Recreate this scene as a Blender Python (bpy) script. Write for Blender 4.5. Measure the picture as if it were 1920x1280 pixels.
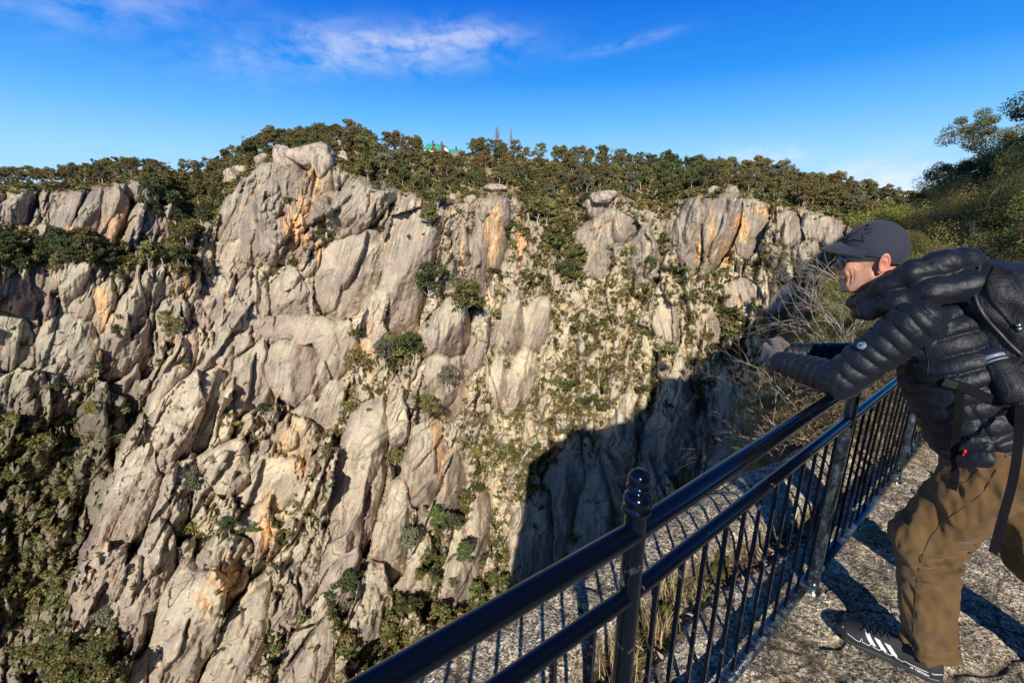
import bpy, math, random, time
import numpy as np
from mathutils import Vector, Matrix
T0 = time.time()
for o in list(bpy.data.objects): bpy.data.objects.remove(o)
SC = bpy.context.scene
COL = SC.collection
R = math.radians

# ---------------------------------------------------------------- camera
EYE = np.array([0.0, 0.0, 1.65])
FPX = 853.0                       # focal length in pixels of the 1920 px wide photograph
PITCH = math.atan(240 / FPX)
cam_d = bpy.data.cameras.new('camera'); cam = bpy.data.objects.new('camera', cam_d); COL.objects.link(cam)
cam_d.sensor_width = 36.0; cam_d.lens = 36.0 * FPX / 1920
cam_d.clip_start = 0.05; cam_d.clip_end = 20000
cam.location = Vector(EYE); cam.rotation_euler = (math.pi / 2 - PITCH, 0, 0)
SC.camera = cam

# ---------------------------------------------------------------- sun and sky
SUN_EL, SHADOW_AZ = R(30), R(3)   # light travels towards azimuth 3 degrees (clockwise from +Y)
sun_d = bpy.data.lights.new('sun', 'SUN'); sun = bpy.data.objects.new('sun', sun_d); COL.objects.link(sun)
sun_d.energy = 5.0; sun_d.angle = R(0.5); sun_d.color = (1.0, 0.91, 0.78)
SUNDIR = Vector((math.sin(SHADOW_AZ) * math.cos(SUN_EL), math.cos(SHADOW_AZ) * math.cos(SUN_EL), -math.sin(SUN_EL)))
sun.rotation_euler = SUNDIR.to_track_quat('-Z', 'Y').to_euler()
SC.view_settings.view_transform = 'Standard'; SC.view_settings.look = 'None'
SC.view_settings.exposure = 0.2; SC.view_settings.gamma = 1.0; SC.view_settings.use_curve_mapping = False

def nd(nt, t, **kw):
    n = nt.nodes.new(t)
    for k, v in kw.items(): setattr(n, k, v)
    return n
def setin(n, **kw):
    for k, v in kw.items():
        n.inputs[k.replace('_', ' ')].default_value = v
    return n
def ramp(nt, fac, stops, interp='LINEAR'):
    n = nt.nodes.new('ShaderNodeValToRGB'); n.color_ramp.interpolation = interp
    el = n.color_ramp.elements
    while len(el) < len(stops): el.new(0.5)
    for e, (p, c) in zip(el, stops):
        e.position = p; e.color = (c[0], c[1], c[2], 1) if hasattr(c, '__len__') else (c, c, c, 1)
    if fac is not None: nt.links.new(fac, n.inputs[0])
    return n.outputs[0]
def mixc(nt, fac, a, b, mode='MIX'):
    n = nt.nodes.new('ShaderNodeMix'); n.data_type = 'RGBA'; n.blend_type = mode
    for s, v in ((0, fac), (6, a), (7, b)):
        if hasattr(v, 'node'): nt.links.new(v, n.inputs[s])
        elif s == 0: n.inputs[0].default_value = v
        else: n.inputs[s].default_value = (v[0], v[1], v[2], 1)
    return n.outputs[2]
def mth(nt, op, a, b=None, c=None, clamp=False):
    n = nt.nodes.new('ShaderNodeMath'); n.operation = op; n.use_clamp = clamp
    for i, v in enumerate((a, b, c)):
        if v is None: continue
        if hasattr(v, 'node'): nt.links.new(v, n.inputs[i])
        else: n.inputs[i].default_value = v
    return n.outputs[0]

W = bpy.data.worlds.new('World'); SC.world = W; W.use_nodes = True
nt = W.node_tree; nt.nodes.clear()
sky = nd(nt, 'ShaderNodeTexSky', sky_type='NISHITA', sun_disc=False)
sky.sun_elevation = SUN_EL; sky.sun_rotation = math.pi + SHADOW_AZ
sky.altitude = 1200; sky.air_density = 1.2; sky.dust_density = 0.0; sky.ozone_density = 3.0
hs = nd(nt, 'ShaderNodeHueSaturation'); setin(hs, Saturation=1.28, Value=1.0)
nt.links.new(sky.outputs[0], hs.inputs['Color'])
tc = nd(nt, 'ShaderNodeTexCoord')
sep = nd(nt, 'ShaderNodeSeparateXYZ'); nt.links.new(tc.outputs['Generated'], sep.inputs[0])
# thin clouds live in the sky: a wispy streak up left and a low bank to the right
# direction -> azimuth / elevation
azn = mth(nt, 'ARCTAN2', sep.outputs[0], sep.outputs[1])
eln = mth(nt, 'ARCSINE', sep.outputs[2])
def blob(az, el, wa, we, tilt=0.0):
    a = mth(nt, 'SUBTRACT', azn, R(az)); e = mth(nt, 'SUBTRACT', eln, R(el))
    e2 = mth(nt, 'SUBTRACT', e, mth(nt, 'MULTIPLY', a, tilt))
    d = mth(nt, 'ADD', mth(nt, 'POWER', mth(nt, 'ABSOLUTE', mth(nt, 'DIVIDE', a, R(wa))), 2.0),
            mth(nt, 'POWER', mth(nt, 'ABSOLUTE', mth(nt, 'DIVIDE', e2, R(we))), 2.0))
    return mth(nt, 'POWER', 2.718, mth(nt, 'MULTIPLY', d, -1.0))
cmb = nd(nt, 'ShaderNodeCombineXYZ'); nt.links.new(azn, cmb.inputs[0]); nt.links.new(mth(nt, 'MULTIPLY', eln, 2.2), cmb.inputs[1])
n1 = nd(nt, 'ShaderNodeTexNoise'); setin(n1, Scale=9.0, Detail=9.0, Roughness=0.62, Distortion=0.6); nt.links.new(cmb.outputs[0], n1.inputs['Vector'])
n2 = nd(nt, 'ShaderNodeTexNoise'); setin(n2, Scale=26.0, Detail=6.0, Roughness=0.6, Distortion=0.3); nt.links.new(cmb.outputs[0], n2.inputs['Vector'])
nz = mth(nt, 'ADD', mth(nt, 'MULTIPLY', n1.outputs[0], 0.7), mth(nt, 'MULTIPLY', n2.outputs[0], 0.3))
env = None
for args, k in (((-14, 16.4, 12, 2.0, 0.06), 0.8), ((-5, 18.0, 6, 1.3, 0.0), 0.8), ((-26, 14.5, 8, 2.4, 0.1), 0.3),
                ((-37, 17.0, 8, 2.4, 0.2), 0.35), ((-50, 21, 3, 2, 0), .35), ((38, 2.4, 6, 2.4, 0.0), 1.1), ((27.5, 5.6, 3.5, 1.2, -.1), .9), ((12, 17, 5, .5, .15), .35), ((-41, 28, 3, 2, 0), .45)):
    b = mth(nt, 'MULTIPLY', blob(*args), k)
    env = b if env is None else mth(nt, 'MAXIMUM', env, b)
cl = mth(nt, 'MULTIPLY', env, ramp(nt, nz, [(0.38, 0), (0.66, 1)]))
cl = mth(nt, 'MULTIPLY', cl, 0.9)
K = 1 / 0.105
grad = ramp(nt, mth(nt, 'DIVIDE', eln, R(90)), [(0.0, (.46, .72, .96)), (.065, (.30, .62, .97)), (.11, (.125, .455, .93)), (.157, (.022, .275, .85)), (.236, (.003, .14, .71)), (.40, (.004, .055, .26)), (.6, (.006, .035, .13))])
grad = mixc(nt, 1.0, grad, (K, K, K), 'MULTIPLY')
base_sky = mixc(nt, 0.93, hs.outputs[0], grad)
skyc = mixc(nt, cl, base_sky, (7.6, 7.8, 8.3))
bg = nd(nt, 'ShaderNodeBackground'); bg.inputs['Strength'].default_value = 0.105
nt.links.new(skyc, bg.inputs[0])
wo = nd(nt, 'ShaderNodeOutputWorld'); nt.links.new(bg.outputs[0], wo.inputs[0])

# ---------------------------------------------------------------- helpers
FV = np.array([0, math.cos(PITCH), -math.sin(PITCH)]); UV_ = np.array([0, math.sin(PITCH), math.cos(PITCH)])
def ray(u, v):
    u = np.asarray(u, float); v = np.asarray(v, float)
    a = (u - 960) / FPX; b = (640 - v) / FPX
    return np.stack([a, b * UV_[1] + FV[1], b * UV_[2] + FV[2]], -1)
def at_y(u, v, Y):
    r = ray(u, v); return r / r[..., 1:2] * np.asarray(Y)[..., None] + EYE
def at_depth(u, v, d): return ray(u, v) * np.asarray(d)[..., None] + EYE
def at_z(u, v, z):
    r = ray(u, v); return EYE + r * ((z - EYE[2]) / r[..., 2])[..., None]

_rs = np.random.RandomState(7)
_P = np.concatenate([_rs.permutation(256)] * 3).astype(np.int64)
_G = _rs.normal(size=(256, 3)); _G /= np.linalg.norm(_G, axis=1)[:, None]
def noise3(x, y, z):
    x, y, z = np.broadcast_arrays(np.asarray(x, float), np.asarray(y, float), np.asarray(z, float))
    xi = np.floor(x).astype(np.int64); yi = np.floor(y).astype(np.int64); zi = np.floor(z).astype(np.int64)
    xf = x - xi; yf = y - yi; zf = z - zi
    xi &= 255; yi &= 255; zi &= 255
    u = xf * xf * xf * (xf * (xf * 6 - 15) + 10); v = yf * yf * yf * (yf * (yf * 6 - 15) + 10); w = zf * zf * zf * (zf * (zf * 6 - 15) + 10)
    out = 0
    for i in (0, 1):
        for j in (0, 1):
            for k in (0, 1):
                h = _P[_P[_P[(xi + i) & 255] + ((yi + j) & 255)] + ((zi + k) & 255)]
                g = _G[h]
                d = g[..., 0] * (xf - i) + g[..., 1] * (yf - j) + g[..., 2] * (zf - k)
                out = out + d * (u if i else 1 - u) * (v if j else 1 - v) * (w if k else 1 - w)
    return out * 1.6
def fbm(x, y, z=0.0, oct=4, gain=0.5):
    a = 1.0; s = 0; f = 1.0
    for _ in range(oct):
        s = s + a * noise3(x * f, y * f, z * f + 17.3 * _); a *= gain; f *= 2.03
    return s
def sstep(a, b, x):
    t = np.clip((x - a) / (b - a), 0, 1); return t * t * (3 - 2 * t)

def mesh_np(name, verts, faces, mats, mat_idx=None, smooth=True, cols=None):
    """faces: list of arrays (n,k) of equal arity each"""
    me = bpy.data.meshes.new(name)
    verts = np.ascontiguousarray(verts, dtype=np.float32)
    if isinstance(faces, np.ndarray): faces = [faces]
    faces = [f for f in faces if len(f)]
    nl = sum(f.size for f in faces); nf = sum(len(f) for f in faces)
    me.vertices.add(len(verts)); me.vertices.foreach_set('co', verts.ravel())
    me.loops.add(nl); me.loops.foreach_set('vertex_index', np.concatenate([f.ravel() for f in faces]).astype(np.int32))
    me.polygons.add(nf)
    tot = np.concatenate([np.full(len(f), f.shape[1]) for f in faces]).astype(np.int32)
    st = np.concatenate([[0], np.cumsum(tot)[:-1]]).astype(np.int32)
    me.polygons.foreach_set('loop_start', st)
    try: me.polygons.foreach_set('loop_total', tot)
    except Exception: pass
    me.polygons.foreach_set('use_smooth', np.full(nf, smooth, dtype=bool))
    for m in (mats if isinstance(mats, (list, tuple)) else [mats]): me.materials.append(m)
    if mat_idx is not None: me.polygons.foreach_set('material_index', np.asarray(mat_idx, dtype=np.int32))
    if cols:
        for cn, c in cols.items():
            at = me.attributes.new(cn, 'FLOAT_COLOR', 'POINT')
            c4 = np.ones((len(verts), 4), dtype=np.float32); c4[:, :c.shape[1]] = c
            at.data.foreach_set('color', c4.ravel())
    me.update(calc_edges=True); me.validate()
    return me
def link(name, me, parent=None, label=None, cat=None, group=None, kind=None, loc=None):
    o = bpy.data.objects.new(name, me); COL.objects.link(o)
    if parent is not None: o.parent = parent
    if loc is not None: o.location = loc
    if label: o['label'] = label
    if cat: o['category'] = cat
    if group: o['group'] = group
    if kind: o['kind'] = kind
    return o
def empty(name, loc, label, cat, group=None):
    o = link(name, None, None, label, cat, group, None, loc); o.empty_display_size = 0.1; return o

class MB:
    """mesh builder: collects tubes, boxes, loops into one mesh"""
    def __init__(s): s.v = []; s.q = []; s.t = []; s.n = 0
    def add(s, v, q=None, t=None):
        v = np.asarray(v, float).reshape(-1, 3); s.v.append(v)
        if q is not None and len(q): s.q.append(np.asarray(q, int).reshape(-1, 4) + s.n)
        if t is not None and len(t): s.t.append(np.asarray(t, int).reshape(-1, 3) + s.n)
        s.n += len(v)
    def tube(s, pts, rad, k=8, caps=True, flat=1.0, up=None):
        pts = np.asarray(pts, float); n = len(pts); rad = np.broadcast_to(np.asarray(rad, float), (n,))
        tg = np.gradient(pts, axis=0); tg /= np.linalg.norm(tg, axis=1)[:, None] + 1e-12
        u = np.array(up if up is not None else ([0, 0, 1.0] if abs(tg[0][2]) < .9 else [1.0, 0, 0]), float)
        vs = []
        for i in range(n):
            a = np.cross(tg[i], u); a /= np.linalg.norm(a) + 1e-12
            u = np.cross(a, tg[i])
            th = np.arange(k) * 2 * np.pi / k
            vs.append(pts[i] + rad[i] * (np.cos(th)[:, None] * a + flat * np.sin(th)[:, None] * u))
        v = np.concatenate(vs)
        i = np.arange(n - 1)[:, None] * k; j = np.arange(k)[None]; j2 = (j + 1) % k
        q = np.stack([i + j, i + j2, i + k + j2, i + k + j], -1).reshape(-1, 4)
        s.add(v, q)
        if caps:
            for e, idx in ((0, np.arange(k)[::-1]), (n - 1, np.arange(k) + (n - 1) * k)):
                c = pts[e][None]; base = s.n - len(v) if False else None
                ring = v[idx]; s.add(np.concatenate([ring, c]), None, [[a, (a + 1) % k, k] for a in range(k)])
    def box(s, c, h, M=None):
        c = np.asarray(c, float); h = np.asarray(h, float)
        v = np.array([[x, y, z] for x in (-1, 1) for y in (-1, 1) for z in (-1, 1)], float) * h
        if M is not None: v = v @ np.asarray(M).T
        s.add(v + c, [[0, 1, 3, 2], [4, 6, 7, 5], [0, 4, 5, 1], [2, 3, 7, 6], [0, 2, 6, 4], [1, 5, 7, 3]])
    def lathe(s, base, prof, k=20, axis=None):
        prof = np.asarray(prof, float); th = np.arange(k) * 2 * np.pi / k; n = len(prof)
        v = np.stack([prof[:, 0:1] * np.cos(th), prof[:, 0:1] * np.sin(th), np.repeat(prof[:, 1:2], k, 1)], -1).reshape(-1, 3)
        if axis is not None:
            v = v @ np.array(Vector(axis).to_track_quat('Z', 'Y').to_matrix()).T
        i = np.arange(n - 1)[:, None] * k; j = np.arange(k)[None]; j2 = (j + 1) % k
        s.add(v + np.asarray(base), np.stack([i + j, i + j2, i + k + j2, i + k + j], -1).reshape(-1, 4))
    def mesh(s, name, mat, smooth=True):
        return mesh_np(name, np.concatenate(s.v), [np.concatenate(a) for a in (s.q, s.t) if a], mat, smooth=smooth)

def mat_new(name, rough=0.8, base=(0.5, 0.5, 0.5), metallic=0.0, spec=0.5):
    m = bpy.data.materials.new(name); m.use_nodes = True
    b = m.node_tree.nodes['Principled BSDF']
    b.inputs['Base Color'].default_value = (*base, 1); b.inputs['Roughness'].default_value = rough
    b.inputs['Metallic'].default_value = metallic; b.inputs['Specular IOR Level'].default_value = spec
    return m, m.node_tree, b
def tex_noise(nt, vec, scale, detail=5, rough=0.55, dist=0.0):
    n = nd(nt, 'ShaderNodeTexNoise'); setin(n, Scale=scale, Detail=detail, Roughness=rough, Distortion=dist)
    if vec is not None: nt.links.new(vec, n.inputs['Vector'])
    return n.outputs[0]
def bump(nt, b, h, dist=0.01, strength=1.0, normal=None):
    n = nd(nt, 'ShaderNodeBump'); setin(n, Strength=strength, Distance=dist)
    nt.links.new(h, n.inputs['Height'])
    if normal is not None: nt.links.new(normal, n.inputs['Normal'])
    nt.links.new(n.outputs[0], b.inputs['Normal']); return n.outputs[0]
def opos(nt, kind='Object'):
    return nd(nt, 'ShaderNodeTexCoord').outputs[kind]
def gpos(nt):
    return nd(nt, 'ShaderNodeNewGeometry').outputs['Position']
def scaled(nt, vec, s):
    n = nd(nt, 'ShaderNodeMapping'); n.inputs['Scale'].default_value = s; nt.links.new(vec, n.inputs[0]); return n.outputs[0]
# ---------------------------------------------------------------- far wall of the gorge
# The wall is a sheet that goes round the lookout; its shape is given as a distance for each bearing and
# height angle as seen from the lookout, plus slabs, blocks and cracks in metres.
CREST = np.array([(-200, 345), (0, 346), (120, 342), (250, 322), (330, 325), (400, 318), (500, 278), (600, 262), (660, 262), (760, 285), (900, 290), (1050, 302),
                  (1200, 318), (1400, 332), (1500, 352), (1640, 378), (1700, 396), (1800, 400), (1900, 400)], float)
RIM = np.array([(-200, 352), (0, 356), (60, 350), (130, 352), (200, 345), (260, 333), (300, 332), (350, 420), (400, 410), (440, 345), (490, 300), (620, 296), (660, 320), (700, 345),
                (740, 352), (800, 372), (850, 380), (905, 360), (960, 362), (1000, 395), (1060, 402), (1100, 366), (1160, 362), (1200, 385), (1260, 390), (1310, 362),
                (1400, 362), (1450, 380), (1560, 398), (1600, 425), (1660, 460), (1750, 470), (1900, 480)], float)
VROW = np.array([0, 1, 500, 700, 900, 1100, 1330], float)
BUT = {300: (262, 250, 226, 198, 172, 148, 130), 450: (270, 252, 236, 206, 178, 152, 133), 600: (280, 250, 236, 206, 178, 154, 134), 800: (300, 262, 240, 212, 186, 162, 142),
       950: (310, 264, 250, 226, 200, 175, 152), 1100: (315, 272, 256, 232, 205, 180, 156), 1300: (310, 256, 244, 224, 200, 176, 150), 1450: (295, 238, 226, 206, 182, 160, 138),
       1600: (262, 218, 202, 184, 162, 142, 124), 1750: (215, 190, 172, 156, 138, 122, 108), 1950: (190, 165, 150, 136, 122, 110, 98)}
LEF = {-200: (205, 190, 176, 172, 168, 160, 150), 0: (240, 216, 196, 190, 186, 176, 164), 200: (262, 236, 210, 200, 196, 184, 168), 330: (275, 248, 222, 212, 200, 186, 170), 460: (285, 260, 240, 222, 206, 190, 172)}
def smooth_interp(x, xp, fp):
    # monotone-ish cubic through the points
    xp = np.asarray(xp, float); fp = np.asarray(fp, float)
    m = np.gradient(fp, xp, axis=0)
    i = np.clip(np.searchsorted(xp, x) - 1, 0, len(xp) - 2)
    h = xp[i + 1] - xp[i]; t = np.clip((x - xp[i]) / h, 0, 1)
    if fp.ndim == 2: h = h[..., None]; t = t[..., None]
    return (2*t**3 - 3*t**2 + 1) * fp[i] + (t**3 - 2*t**2 + t) * h * m[i] + (-2*t**3 + 3*t**2) * fp[i+1] + (t**3 - t**2) * h * m[i+1]

NU, NV = 1330, 760
ug = np.linspace(-160, 1835, NU)
crest = np.interp(ug, CREST[:, 0], CREST[:, 1]) + 2.5 * fbm(ug / 40, 0.3, oct=3)
rim = np.interp(ug, RIM[:, 0], RIM[:, 1]) + 4 * fbm(ug / 22, 7.7, oct=3)
rim = np.maximum(rim, crest + 5)
tt = np.linspace(0, 1, NV)
UU = np.repeat(ug[None], NV, 0)
VV = crest[None] + (1330 - crest[None]) * tt[:, None]
def base_depth(tab, UU, VV, crest, rim):
    us = sorted(tab); rows = smooth_interp(UU[0], us, np.array([tab[k] for k in us]))   # (NU,7)
    out = np.empty_like(UU)
    for j in range(UU.shape[1]):
        vr = np.concatenate([[crest[j], rim[j]], np.array([500., 700, 900, 1100, 1330])])
        if vr[1] > 470: vr[1] = 470
        out[:, j] = np.interp(VV[:, j], vr, rows[j])
    return out
def vsmooth(a, n):
    for _ in range(n):
        a[1:-1] = (a[:-2] + 2 * a[1:-1] + a[2:]) / 4
    return a
Yb = vsmooth(base_depth(BUT, UU, VV, crest, rim), 12); Yl = vsmooth(base_depth(LEF, UU, VV, crest, rim), 12)
# the buttress edge runs down to the left
wu = UU + 9 * fbm(UU / 60, VV / 60, 3.1, 3) + 5 * fbm(UU / 14, VV / 20, 9.1, 2)
EDGE = np.array([(250, 455), (300, 440), (350, 400), (420, 372), (500, 385), (560, 372), (640, 322), (700, 292), (760, 270), (850, 215), (950, 182), (1050, 148), (1150, 122), (1220, 105), (1330, 70)], float)
eu = np.interp(VV, EDGE[:, 0], EDGE[:, 1])
side = sstep(-7, 16, wu - eu)
Y = Yl * (1 - side) + Yb * side
LEFTMASK = 1 - side

def slabs(U, V, seeds, amps, offs, tlx, tly, skew=.45, pts=.75, pw=(4.0, 11.0), rseed=1):
    """overlapping slabs: the surface is the furthest-forward of many leaning plates with a steep right side.
    returns height m, gap to the next one, id, local px coords, normalised radius"""
    r = np.random.RandomState(rseed)
    H1 = np.full(U.shape, -60.0); H2 = H1.copy(); ID = np.zeros(U.shape, int); RR = np.full(U.shape, 2.0)
    du = ug[1] - ug[0]; P = r.uniform(pw[0], pw[1], len(seeds)); NE = 6; EA = (np.arange(NE)[None] + r.uniform(-.38, .38, (len(seeds), NE))) * 2 * np.pi / NE + r.uniform(0, 6.28, (len(seeds), 1)); ED = r.uniform(.72, 1.12, (len(seeds), NE)); PB = r.uniform(.35, 1.0, len(seeds)); SK = r.uniform(skew * .4, skew * 1.3, len(seeds)); PT = r.uniform(-.1, pts * 1.5, len(seeds)); EX = r.uniform(1.5, 3.4, len(seeds))
    for n, s in enumerate(seeds):
        cx, cy, w, h, ro = s[:5]
        c, si = math.cos(ro), math.sin(ro)
        ru = 1.7 * (w + abs(h * si)) + 8; rv = 1.6 * (h + w * abs(si)) + 8
        j0 = max(0, int((cx - ru - ug[0]) / du)); j1 = min(NU, int((cx + ru - ug[0]) / du) + 1)
        if j1 - j0 < 2: continue
        t0 = (cy - rv - crest[j0:j1].max()) / (1330 - crest[j0:j1].max()); t1 = (cy + rv - crest[j0:j1].min()) / (1330 - crest[j0:j1].min())
        i0 = max(0, int(t0 * NV)); i1 = min(NV, int(t1 * NV) + 2)
        if i1 - i0 < 2: continue
        dx = U[i0:i1, j0:j1] - cx; dy = V[i0:i1, j0:j1] - cy
        lx = (dx * c + dy * si) / w; ly = (-dx * si + dy * c) / h
        ly0 = ly; ly = np.where(ly > 0, ly * .80, ly)
        x = lx / np.clip(1 + PT[n] * ly, .25, 2)
        x = np.where(x > 0, x * (1 + SK[n]), x * (1 - .35 * SK[n]))
        rr = (np.abs(x) ** EX[n] + np.abs(ly) ** EX[n]) ** (1 / EX[n])
        pg = np.full(x.shape, -9.0)
        for k_ in range(NE): pg = np.maximum(pg, (x * math.cos(EA[n, k_]) + ly * math.sin(EA[n, k_])) / ED[n, k_])
        rr = rr * (1 - PB[n]) + pg * PB[n]; rr = np.clip(rr, 0, 9)
        hh = offs[n] + amps[n] * (1 - rr ** P[n]) + tlx[n] * lx + tly[n] * ly
        hh = np.where(rr > 1.45, -60, hh)
        a1 = H1[i0:i1, j0:j1]; a2 = H2[i0:i1, j0:j1]; ai = ID[i0:i1, j0:j1]; ar = RR[i0:i1, j0:j1]
        near = hh > a1
        a2[:] = np.where(near, a1, np.maximum(a2, hh)); a1[:] = np.where(near, hh, a1); ai[:] = np.where(near, n, ai); ar[:] = np.where(near, rr, ar)
    S = np.asarray([s[:5] for s in seeds])
    dx = U - S[ID, 0]; dy = V - S[ID, 1]; c = np.cos(S[ID, 4]); si = np.sin(S[ID, 4])
    return H1, H1 - H2, ID, dx * c + dy * si, -dx * si + dy * c, RR
rs = np.random.RandomState(11)
D2R = math.pi / 180
# big slabs and domes: u, v, half width, half height, lean (deg, + = top leans right), bulge m, colour
SLABS = [
 (540,385,88,88,-2,7,'streak'),(480,400,40,105,12,6,'grey'),(610,350,26,50,5,4,'orange'),(600,440,30,40,12,3,'grey'),
 (690,385,48,68,38,11,'dome'),(650,330,30,22,10,3,'light'),(665,500,62,85,18,10,'dome'),(772,505,50,112,14,12,'dome'),(735,600,46,60,14,8,'dome'),
 (600,520,40,60,20,5,'grey'),(545,560,45,55,20,6,'streak'),(470,590,40,70,12,6,'grey'),(640,640,60,50,30,7,'dome'),(560,680,46,60,15,7,'streak'),
 (480,690,46,62,10,7,'streak'),(420,660,30,60,15,5,'streak'),(450,480,50,50,25,5,'light'),(400,560,30,50,15,4,'grey'),(850,610,42,60,12,13,'grey'),
 (845,690,36,80,8,7,'dome'),(800,720,28,40,20,4,'light'),(440,862,42,50,28,10,'light'),(330,800,50,95,22,9,'dome'),(390,760,26,70,16,5,'streak'),
 (275,900,42,150,24,8,'dome'),(225,990,34,170,20,6,'dome'),(180,1080,28,130,18,5,'grey'),(330,960,34,110,18,7,'streak'),(300,1080,36,120,12,6,'streak'),
 (250,1150,34,100,14,5,'grey'),(390,900,26,60,14,4,'grey'),(340,700,34,80,20,6,'light'),(350,1200,60,130,24,11,'dome'),(430,1080,56,80,24,10,'streak'),(300,1260,50,80,18,7,'dome'),
 (480,1000,44,80,20,7,'grey'),(520,900,56,50,35,6,'light'),(560,840,40,50,15,4,'orange'),(470,1180,50,100,20,6,'grey'),(560,1100,40,100,14,5,'grey'),
 (600,1200,40,90,8,4,'grey'),(690,900,46,125,10,11,'dome'),(660,1020,40,110,14,8,'dome'),(735,800,42,60,10,7,'light'),(740,970,40,90,12,7,'dome'),(800,860,42,75,6,7,'streak'),
 (850,900,34,80,6,6,'streak'),(700,1130,40,90,8,6,'grey'),(780,1080,40,80,8,4,'grey'),(860,1060,36,80,6,5,'light'),(900,990,30,80,6,5,'light'),(620,760,44,50,20,5,'grey'),
 (590,720,36,44,20,5,'streak'),(935,400,40,38,0,8,'light'),(930,450,26,62,2,7,'orange'),(900,470,26,60,4,6,'grey'),(865,480,24,80,4,6,'streak'),(960,600,34,56,10,6,'streak'),
 (1010,610,34,60,12,6,'dome'),(900,640,30,60,10,5,'grey'),(935,710,26,50,8,4,'light'),(985,700,34,60,8,5,'light'),(1120,372,44,32,0,7,'grey'),(1150,420,76,34,-12,7,'streak'),
 (1210,470,40,60,5,6,'streak'),(1110,470,46,50,10,4,'grey'),(1300,430,34,70,6,7,'grey'),(1350,420,44,84,16,11,'dome'),(1410,420,40,60,8,8,'streak'),(1480,420,40,44,0,7,'grey'),
 (1550,420,56,40,-6,10,'grey'),(1460,470,34,50,0,5,'dark'),(1530,480,60,40,-4,6,'grey'),(1400,560,70,56,-10,7,'light'),(1480,560,60,60,0,6,'light'),(1560,560,60,60,0,6,'grey'),(1330,600,40,60,0,5,'dome'),
 (1250,590,40,80,-14,7,'dome'),(1270,800,52,120,3,10,'darkslab'),(1170,850,48,110,8,9,'darkslab'),(1060,930,50,130,10,9,'darkslab'),(1360,760,50,120,0,8,'darkslab'),(1380,900,60,120,0,6,'darkslab'),
 (1120,1010,50,110,0,7,'darkslab'),(1010,1040,38,90,8,7,'darkslab'),
 (50,378,34,34,0,8,'grey'),(0,372,26,34,0,6,'grey'),(115,370,26,30,0,5,'grey'),(160,400,50,60,20,8,'grey'),(215,400,36,56,6,7,'orange'),(255,350,52,22,0,7,'grey'),(285,420,40,50,0,7,'streak'),
 (310,455,22,46,0,5,'streak'),(330,350,30,30,0,4,'grey'),(420,400,30,50,10,6,'grey'),(60,550,70,62,10,6,'streak'),(150,560,40,60,5,5,'grey'),(200,580,30,50,0,6,'orange'),(20,640,70,60,10,5,'lichen'),(130,660,60,60,20,5,'lichen'),
 (250,600,44,90,8,8,'grey'),(60,740,60,50,20,4,'lichen'),(300,560,36,50,10,6,'grey'),(330,620,34,60,10,6,'streak'),(240,700,34,70,10,5,'grey'),(200,790,44,50,20,7,'dark'),(130,890,44,40,20,6,'dark'),(60,900,40,60,10,5,'dark'),
]
SLABS = [(a, b, c * .55, d * .6, e, f * .6, g) if (a > 1180 and 540 < b < 780) else ((a, b, c * .8, d * .85, e, f * .85, g) if a > 880 and b < 1000 and g != 'darkslab' else (a, b, c, d, e, f, g)) for a, b, c, d, e, f, g in SLABS]
sd = [(a, b, c, d, e * D2R) for a, b, c, d, e, _, _ in SLABS]
amp = [s[5] * (.45 if s[6] == 'darkslab' else 1) for s in SLABS]; kind = [s[6] for s in SLABS]
# rock between the big slabs
cand = rs.uniform([-160, 330], [1840, 1320], (3600, 2))
for (x, y) in cand:
    far = min(math.hypot((x - q[0]) / q[2], (y - q[1]) / q[3]) for q in sd[:len(SLABS)])
    if far > .95:
        fine = 0.88 if x > 860 else 1.0
        w = rs.uniform(9, 25) * fine; sd.append((x, y, w, w * rs.uniform(1.8, 4.6), rs.normal(19 if x < 900 else 6, 9) * D2R))
        amp.append(rs.uniform(3, 7) * fine); kind.append(rs.choice(['grey', 'light', 'dome', 'streak', 'rubble', 'rubble']))
amp = np.array(amp, float); NS = len(SLABS)
wx = UU + 3.5 * fbm(UU / 45, VV / 70, 1.3, 3) + .9 * fbm(UU / 9, VV / 12, 5.3, 2)
wy = VV + 6 * fbm(UU / 45, VV / 70, 8.3, 3)
S = np.array(sd)
off1 = np.where(np.arange(len(sd)) < NS, 2.5, -1.5) + rs.uniform(-2, 2, len(sd))
L1, gap, ID, LX, LY, R1 = slabs(wx, wy, [(a, b, c * 1.22, d * 1.22, e) for a, b, c, d, e in sd], amp * 1.15, off1, rs.normal(0.3, 1.9, len(sd)) * amp / 6, rs.normal(-1.9, 1.3, len(sd)) * amp / 6)
KIND = np.array(kind)[ID]
hole = L1 < -8; L1 = np.maximum(L1, -8)
smoothk = (ID < NS) & ~hole & (R1 < 1.1) & ~np.isin(KIND, ['dark'])
mpp = Y / FPX
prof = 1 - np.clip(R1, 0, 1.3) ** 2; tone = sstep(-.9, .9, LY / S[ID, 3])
disp = L1 - 1.3 * (1 - sstep(0, 1.5, gap)) 
flute = fbm(LX / 15, LY / 150, ID * 3.7, 2)
disp += .6 * flute * smoothk + .2 * fbm(LX / 5, LY / 80, ID * 5.1, 2)
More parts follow.
